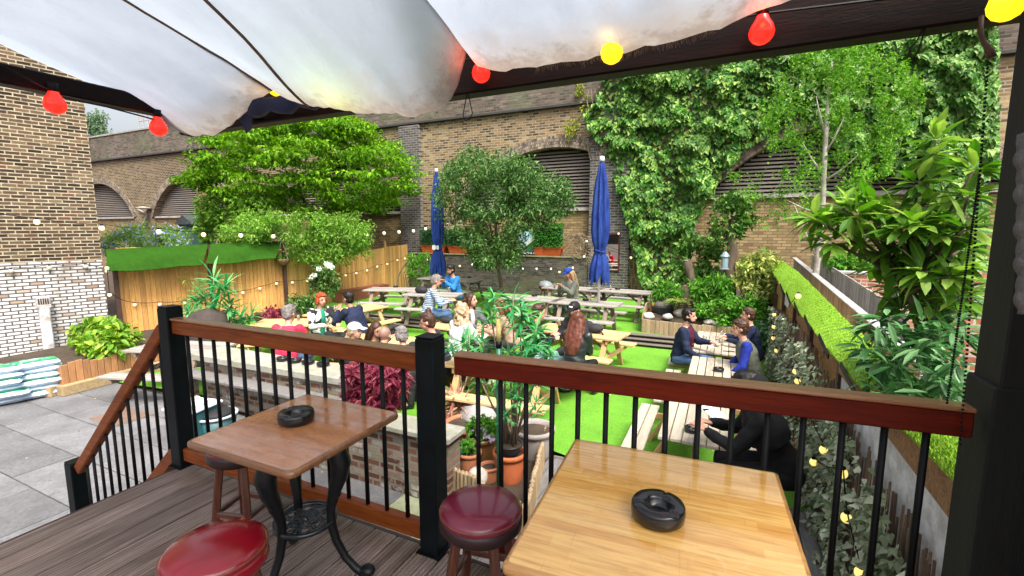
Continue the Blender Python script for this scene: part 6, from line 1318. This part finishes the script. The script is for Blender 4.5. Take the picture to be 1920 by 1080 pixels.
person('blonde person in a pale cap and black top looking right, leftmost behind the railing',(666,621),10,14,LAWN,C_black,C_black,'pony',H_blond,cap=C_wcap,sc=1.12)
person('dark haired person holding a hand against the forehead',(706,619),345,16,LAWN,C_char,C_black,'long',H_brown,hp=18,hands=((.21,.12,1.18),(.42,-.12,.82)),sc=1.08)
person('bald person in a dark purple top seen from behind',(722,629),105,20,LAWN,C_purple,C_char,'stubble',H_stub,hp=15,sc=1.12)
person('person with a short blonde bob raising a bare arm, beside the bald head',(752,626),160,14,LAWN,C_char,C_jean,'bob',H_grey,hands=((.30,.14,1.15),(.42,-.1,.86)),hp=12,sc=1.05)
person('person with hair tied in a top bun and dark purple jumper looking left',(801,604),205,20,LAWN,C_purple,C_char,'bun',H_brown,hp=12,sc=1.12)
person('person with long curly blonde hair in a pale checked jacket, back to the deck',(869,584),70,12,LAWN,C_chk,C_black,'curly',H_curl,shoe=C_white,sc=1.12,hands=((.45,.1,.8),(.5,-.1,.8)))
person('dark haired person in a grey cardigan looking right across the table',(884,563),335,10,LAWN,C_greyc,C_char,'long',H_brown,hy=30,sc=1.1,extra=vest(C_white,.02,'shirt',True,.95))
person('person with long auburn hair half hidden by the spiky plant',(936,572),200,18,LAWN,C_tan,C_char,'long',H_auburn,hp=15,sc=1.1)
person('person in a black coat and pale jeans holding a phone beside the spiky plant',(1011,586),35,12,LAWN,C_black,C_ljean,'short',H_brown,hp=12,hands=((.36,.06,.86),(.36,-.06,.86)),sc=1.12)
person('person in a black cap with a white mark, facing the deck',(1077,581),255,14,LAWN,C_char,C_char,'short',H_black,hp=14,cap=C_black,sc=1.08)
person('person with long chestnut hair in a black leather jacket, back to the deck',(1084,600),84,10,LAWN,C_leather,C_black,'long',H_chest,sc=1.08,hands=((.40,.0,.78),(.40,-.02,.78)),polez=-1.6)
person('grey haired person in a blue and white striped shirt and jeans',(818,527),40,16,UPPER,C_strp,C_jean,'short',H_grey,hp=14,sc=1.1)
person('dark haired person in a bright blue shirt looking at a phone',(845,506),250,16,UPPER,C_cyan,C_jean,'beard',H_black,hp=18,hands=PH,skin=SK2,sc=1.12)
person('long haired person in a blue cap and sage jacket reading a paper',(1066,512),240,14,UPPER,C_sage,C_teal,'long',H_blond,hp=20,cap=C_hat,hands=PH,sc=1.12)
person('dark haired bearded person in a navy jacket over a maroon jumper',(1293,593),352,10,LAWN,C_navy,C_jean,'beard',H_black,hy=-6,hands=((.46,.12,.82),(.34,-.10,.60)),sc=1.16,extra=vest(C_maroon,.035,'jumper',True,.98))
person('person with swept brown hair in a navy jacket, behind the olive waistcoat',(1402,591),186,12,LAWN,C_navy,C_char,'short',H_brown,sc=1.12)
person('person in an olive padded waistcoat over royal blue sleeves',(1387,616),188,16,LAWN,C_royal,C_navy,'short',H_brown,hp=4,hands=((.35,.2,.55),(.30,-.2,.58)),sc=1.16,extra=vest(C_olive))
person('person in black with navy sleeves leaning over the nearest weathered table',(1400,728),182,26,LAWN,C_black,C_black,'short',H_black,hp=22,hands=((.58,.06,.80),(.55,-.12,.80)),sc=1.25,extra=hood)
b=MB(); c=at_z(1060,536,ZT+.28); b.box(c,(.22,.01,.26),rz=.5,rot=Matrix.Rotation(R(-35),3,'X')); single('paper',b,m_paper,'white sheet held up by the reader in the blue cap','paper')
# a coat hanging over the end of the near pine table
p=at_z(826,705,-.8); b=MB(); b.grid([[Vector((p.x-.25+.05*i,p.y+.3+.03*math.sin(i*1.3)+.02*j,-.66-.07*j)) for j in range(8)] for i in range(11)]); b.grid([[Vector((p.x-.25+.05*i,p.y+.32+.03*math.sin(i*1.3)+.02*j,-.655-.07*j)) for j in range(8)][::-1] for i in range(11)]); single('coat',b,cloth('brown_coat',(.14,.06,.05)),'reddish brown coat draped over the end of the pine table by the pots','coat',smooth=True)
# ------------------------------------------------------------------ lights on strings
def globe_string(name,label,pts,r,glass,cable,sag=True,capm=None,cr=.008,down=.07):
    t=thing(name,label,'string lights',tuple(pts[0])); b=MB(); P=[]
    for a,c in zip(pts[:-1],pts[1:]):
        for k in range(6): q=a.lerp(c,k/6); P.append(q-Vector((0,0,.04*math.sin(math.pi*k/6)*(c-a).length if sag else 0)))
    P.append(pts[-1]); b.tube(P,cr,5); b.build('cable',cable,t,True)
    for q in pts:
        b=MB(); b.ball(q-Vector((0,0,down+r*.6)),r,12,9,(1,1,1.08)); bo=b.build('bulb',glass,t,True)
        b=MB(); b.tube([q,q-Vector((0,0,down-r*.2))],[r*.5,r*.52],8); b.build('socket',capm or cable,bo,True)
    return t
m_globe=EMIT('warm_globe',(.8,.72,.52),.36,(1.,.82,.50)); m_globy=EMIT('yellow_globe',(.9,.70,.25),.42,(1.,.74,.20)); m_cable=m_black
W1=[onwall(u,v-6,.35) for u,v in((-40,398),(68,414))]+[onwall(190,420,.45)]+[at_y(u,v-6,Y) for u,v,Y in((297,433,7.2),(381,439,8.3),(451,441,9.3),(512,443,10.3),(565,443,11.2),(611,443,12.1),(652,442,12.9),(688,441,13.6),(720,438,14.3),(748,436,14.9),(775,434,15.5),(798,430,16.),(822,425,16.5),(840,422,17.))]
globe_string('festoon_lights','long festoon of frosted globe bulbs hung from the brick building across the garden',W1,.062,m_globe,m_cable)
def fx(u,v): 
    for (x0,y0),(x1,y1) in zip(FL[:-1],FL[1:]):
        for s in np.linspace(0,1,60):
            x=x0+(x1-x0)*s+.1;y=y0+(y1-y0)*s; q=at_x(u,v,x)
            if abs(q.y-y)<.09: return q
    return at_x(u,v,-13.8)
W2=[fx(u,v-5) for u,v in((200,503),(205,553),(252,572),(299,571),(345,569),(400,556),(455,550),(487,542),(518,533),(548,531),(576,528),(605,524),(648,518),(668,514),(688,509),(707,502),(726,497),(745,490),(759,487))]
globe_string('festoon_lights','string of small globe bulbs looping along the face of the board fence',W2,.043,m_globe,m_cable,down=.04)
W3=[at_y(u,v-4,17.9) for u,v in((801,488),(842,501),(862,500),(885,497),(905,499),(930,489),(956,491),(980,505),(1006,505),(1033,505),(1049,511),(1074,503),(1095,482),(1100,453),(1183,484))]+[at_y(1160,435,18.2)]
globe_string('festoon_lights','string of small globe bulbs looping along the dark terrace wall',W3,.043,m_globe,m_cable,down=.04)
W4=[at_x(u,v-5,.82) for u,v in((1497,553),(1452,590),(1451,613),(1450,634),(1456,657),(1492,694),(1496,712),(1545,838),(1526,862),(1581,880),(1588,963),(1615,1065))]
globe_string('festoon_lights','string of glowing yellow globe bulbs laid through the artificial ivy trellis',W4,.034,m_globy,m_cable,down=.03,cr=.005)
WB_=[onwall(u,v,.08) for u,v in((-30,505),(20,502),(92,496),(160,494),(200,503))]
globe_string('festoon_lights','string of dim globe bulbs along the top of the whitewashed brickwork',WB_,.05,PM('unlit_globe',(.75,.68,.5),None,.3),m_cable,down=.05)
# coloured golf ball bulbs on the pergola beam
cb=thing('coloured_lights','string of red and yellow lit bulbs along the pergola beam','string lights',tuple(at_y(868,100,2.13)))
b=MB(); b.tube([at_y(u,v,2.15) for u,v in((480,150),(690,140),(902,108),(1147,70),(1428,26),(1890,-30))],.005,5); b.tube([at_x(u,v,-3.31) for u,v in((-20,110),(95,170),(103,180),(200,200),(297,226))],.005,5); b.build('cable',m_cable,cb)
m_bred=EMIT('red_bulb',(.6,.01,.006),.62,(1.,.022,.012)); m_byel=EMIT('amber_bulb',(.8,.5,.01),.75,(1.,.62,.01)); m_bgrn=EMIT('lime_bulb',(.7,.8,.05),5.,(.8,1.,.05))
for u,v,mat,Y in((902,137,m_bred,2.12),(1147,98,m_byel,2.0),(1428,60,m_bred,2.12),(1888,8,m_byel,1.95),(517,166,m_byel,2.13),(684,163,m_bgrn,2.15),(103,196,m_bred,None),(297,240,m_bred,None)):
    c=at_y(u,v,Y) if Y else at_x(u,v,-3.32); r=.046 if Y else .05; b=MB(); b.lathe(c,[(r*.42,r*1.35),(r*.55,r*1.0),(r*.86,r*.5),(r,0),(r*.92,-r*.42),(r*.7,-r*.74),(r*.35,-r*.95),(0,-r*1.0)],18); bo=b.build('bulb',mat,cb,True)
    b=MB(); b.tube([c+Vector((0,0,r*1.3)),c+Vector((0,0,r*2.2))],r*.46,10); b.build('socket',m_black,bo,True)
    pl_=bpy.data.lights.new('bulb_glow','POINT'); pl_.energy=(.5 if Y else .08) if mat==m_bred else (.12 if mat==m_byel else 1.6); pl_.shadow_soft_size=.03; pl_.color=(1,.06,.02) if mat==m_bred else ((1,.5,.03) if mat==m_byel else (.8,1,.1)); po_=bpy.data.objects.new('bulb_glow',pl_); COL.objects.link(po_); po_.location=c+Vector((0,-.075,.04))
# loops of cable, bead chains, rope
def loopy(name,label,cat,pts,r,mat,n=5): b=MB(); b.tube(pts,r,n); single(name,b,mat,label,cat,smooth=True)
loopy('cable_loop','black cable loop hanging below the beam in front of the viaduct','cable',[at_y(u,v,2.2) for u,v in((876,172),(872,195),(868,215),(872,226),(880,224),(886,212),(882,195),(877,172))],.0028,m_black)
loopy('cable_loop','black cable loop hanging under the beam near the right hand post','cable',[at_y(u,v,2.2) for u,v in((1735,45),(1722,72),(1706,92),(1703,105),(1712,110),(1722,95),(1733,60),(1738,45))],.0028,m_black)
b=MB(); b.tube([at_y(u,v,2.18) for u,v in((1840,30),(1838,60),(1845,80),(1856,95),(1860,108))],[.008,.008,.008,.012,.014],8); single('hook',b,m_brown,'dark red curved metal hook under the beam by the right hand post','hook',smooth=True)
bc=MB()
for x0,y0,x1,y1 in((1852,120,1800,840),(1836,330,1775,760)):
    for k in range(90): bc.ball(at_y(x0+(x1-x0)*k/90,y0+(y1-y0)*k/90,1.93),.0042,6,4)
single('bead_chain',bc,m_black,'dark bead chain of a roller blind hanging beside the right hand post','bead chain',smooth=True)
b=MB(); P=[]; 
for k in range(90): u=1916+3*math.sin(k*.37); v=250+k*3.8; P.append(at_y(u,v,1.55))
b.tube(P,[.0085+.0045*abs(math.sin(k*.36)) for k in range(90)],9); single('rope',b,PM('grey_rope',(.12,.12,.115),(.07,.07,.07),.8,30,bmp=.6),'thick knobbly grey rope hanging at the right edge on the dark post','rope',smooth=True)
# hose along the lawn edge and terracotta ornament
b=MB(); b.tube([at_z(u,v,LAWN+.03) for u,v in((1482,828),(1486,848),(1505,862),(1518,880),(1526,910),(1540,945),(1556,985),(1566,1040))],.013,7); single('garden_hose',b,PM('pale_hose',(.42,.45,.38),None,.4),'pale garden hose lying along the right edge of the lawn','hose',smooth=True)
p=at_z(1494,850,LAWN+.2); b=MB(); b.ball((p.x,p.y,LAWN+.3),.09,12,8,(.8,1,1.1)); b.ball((p.x,p.y,LAWN+.16),.08,12,8); b.tube([(p.x,p.y,LAWN),(p.x,p.y,LAWN+.2)],[.09,.07],10); single('garden_ornament',b,PM('red_clay',(.26,.09,.06),(.17,.06,.04),.8,8),'small red clay ornament at the foot of the trellis','ornament',smooth=True)
stone('dark stone beside the pale hose at the trellis foot',1508,890,LAWN+.08,.13,(1,1.4,.7),PM('dark_stone',(.08,.07,.06),None,.9),grp=None)
# ------------------------------------------------------------------ light, sky, camera
w=bpy.data.worlds.new('World'); scene.world=w; w.use_nodes=True; nt=w.node_tree; bg=nt.nodes['Background']
sk=nt.nodes.new('ShaderNodeTexSky'); sk.sky_type='NISHITA'; sk.sun_disc=False; EL,AZ=R(57),R(132)
sk.sun_elevation=EL; sk.sun_rotation=AZ; sk.air_density=1.0; sk.dust_density=8; sk.ozone_density=1.0
hs=nt.nodes.new('ShaderNodeHueSaturation'); hs.inputs['Saturation'].default_value=.38; nt.links.new(sk.outputs[0],hs.inputs['Color']); nt.links.new(hs.outputs[0],bg.inputs[0]); bg.inputs[1].default_value=.13
sl=bpy.data.lights.new('sun','SUN'); sl.energy=1.7; sl.angle=R(20); sl.color=(1,.93,.82); so=bpy.data.objects.new('sun',sl); COL.objects.link(so)
d=Vector((math.sin(AZ)*math.cos(EL),math.cos(AZ)*math.cos(EL),math.sin(EL))); so.rotation_euler=d.to_track_quat('Z','Y').to_euler()
cd=bpy.data.cameras.new('camera'); cam=bpy.data.objects.new('camera',cd); COL.objects.link(cam); scene.camera=cam
cam.location=CAM; cam.rotation_euler=(math.pi/2-PITCH,0,YAW); cd.sensor_width=36; cd.lens=FPX/1920*36; cd.clip_start=.03; cd.clip_end=600
vs=scene.view_settings; vs.view_transform='Standard'; vs.look='None'; vs.gamma=1; vs.exposure=1.4
scene.cycles.max_bounces=8; scene.cycles.transparent_max_bounces=8; scene.cycles.use_denoising=True
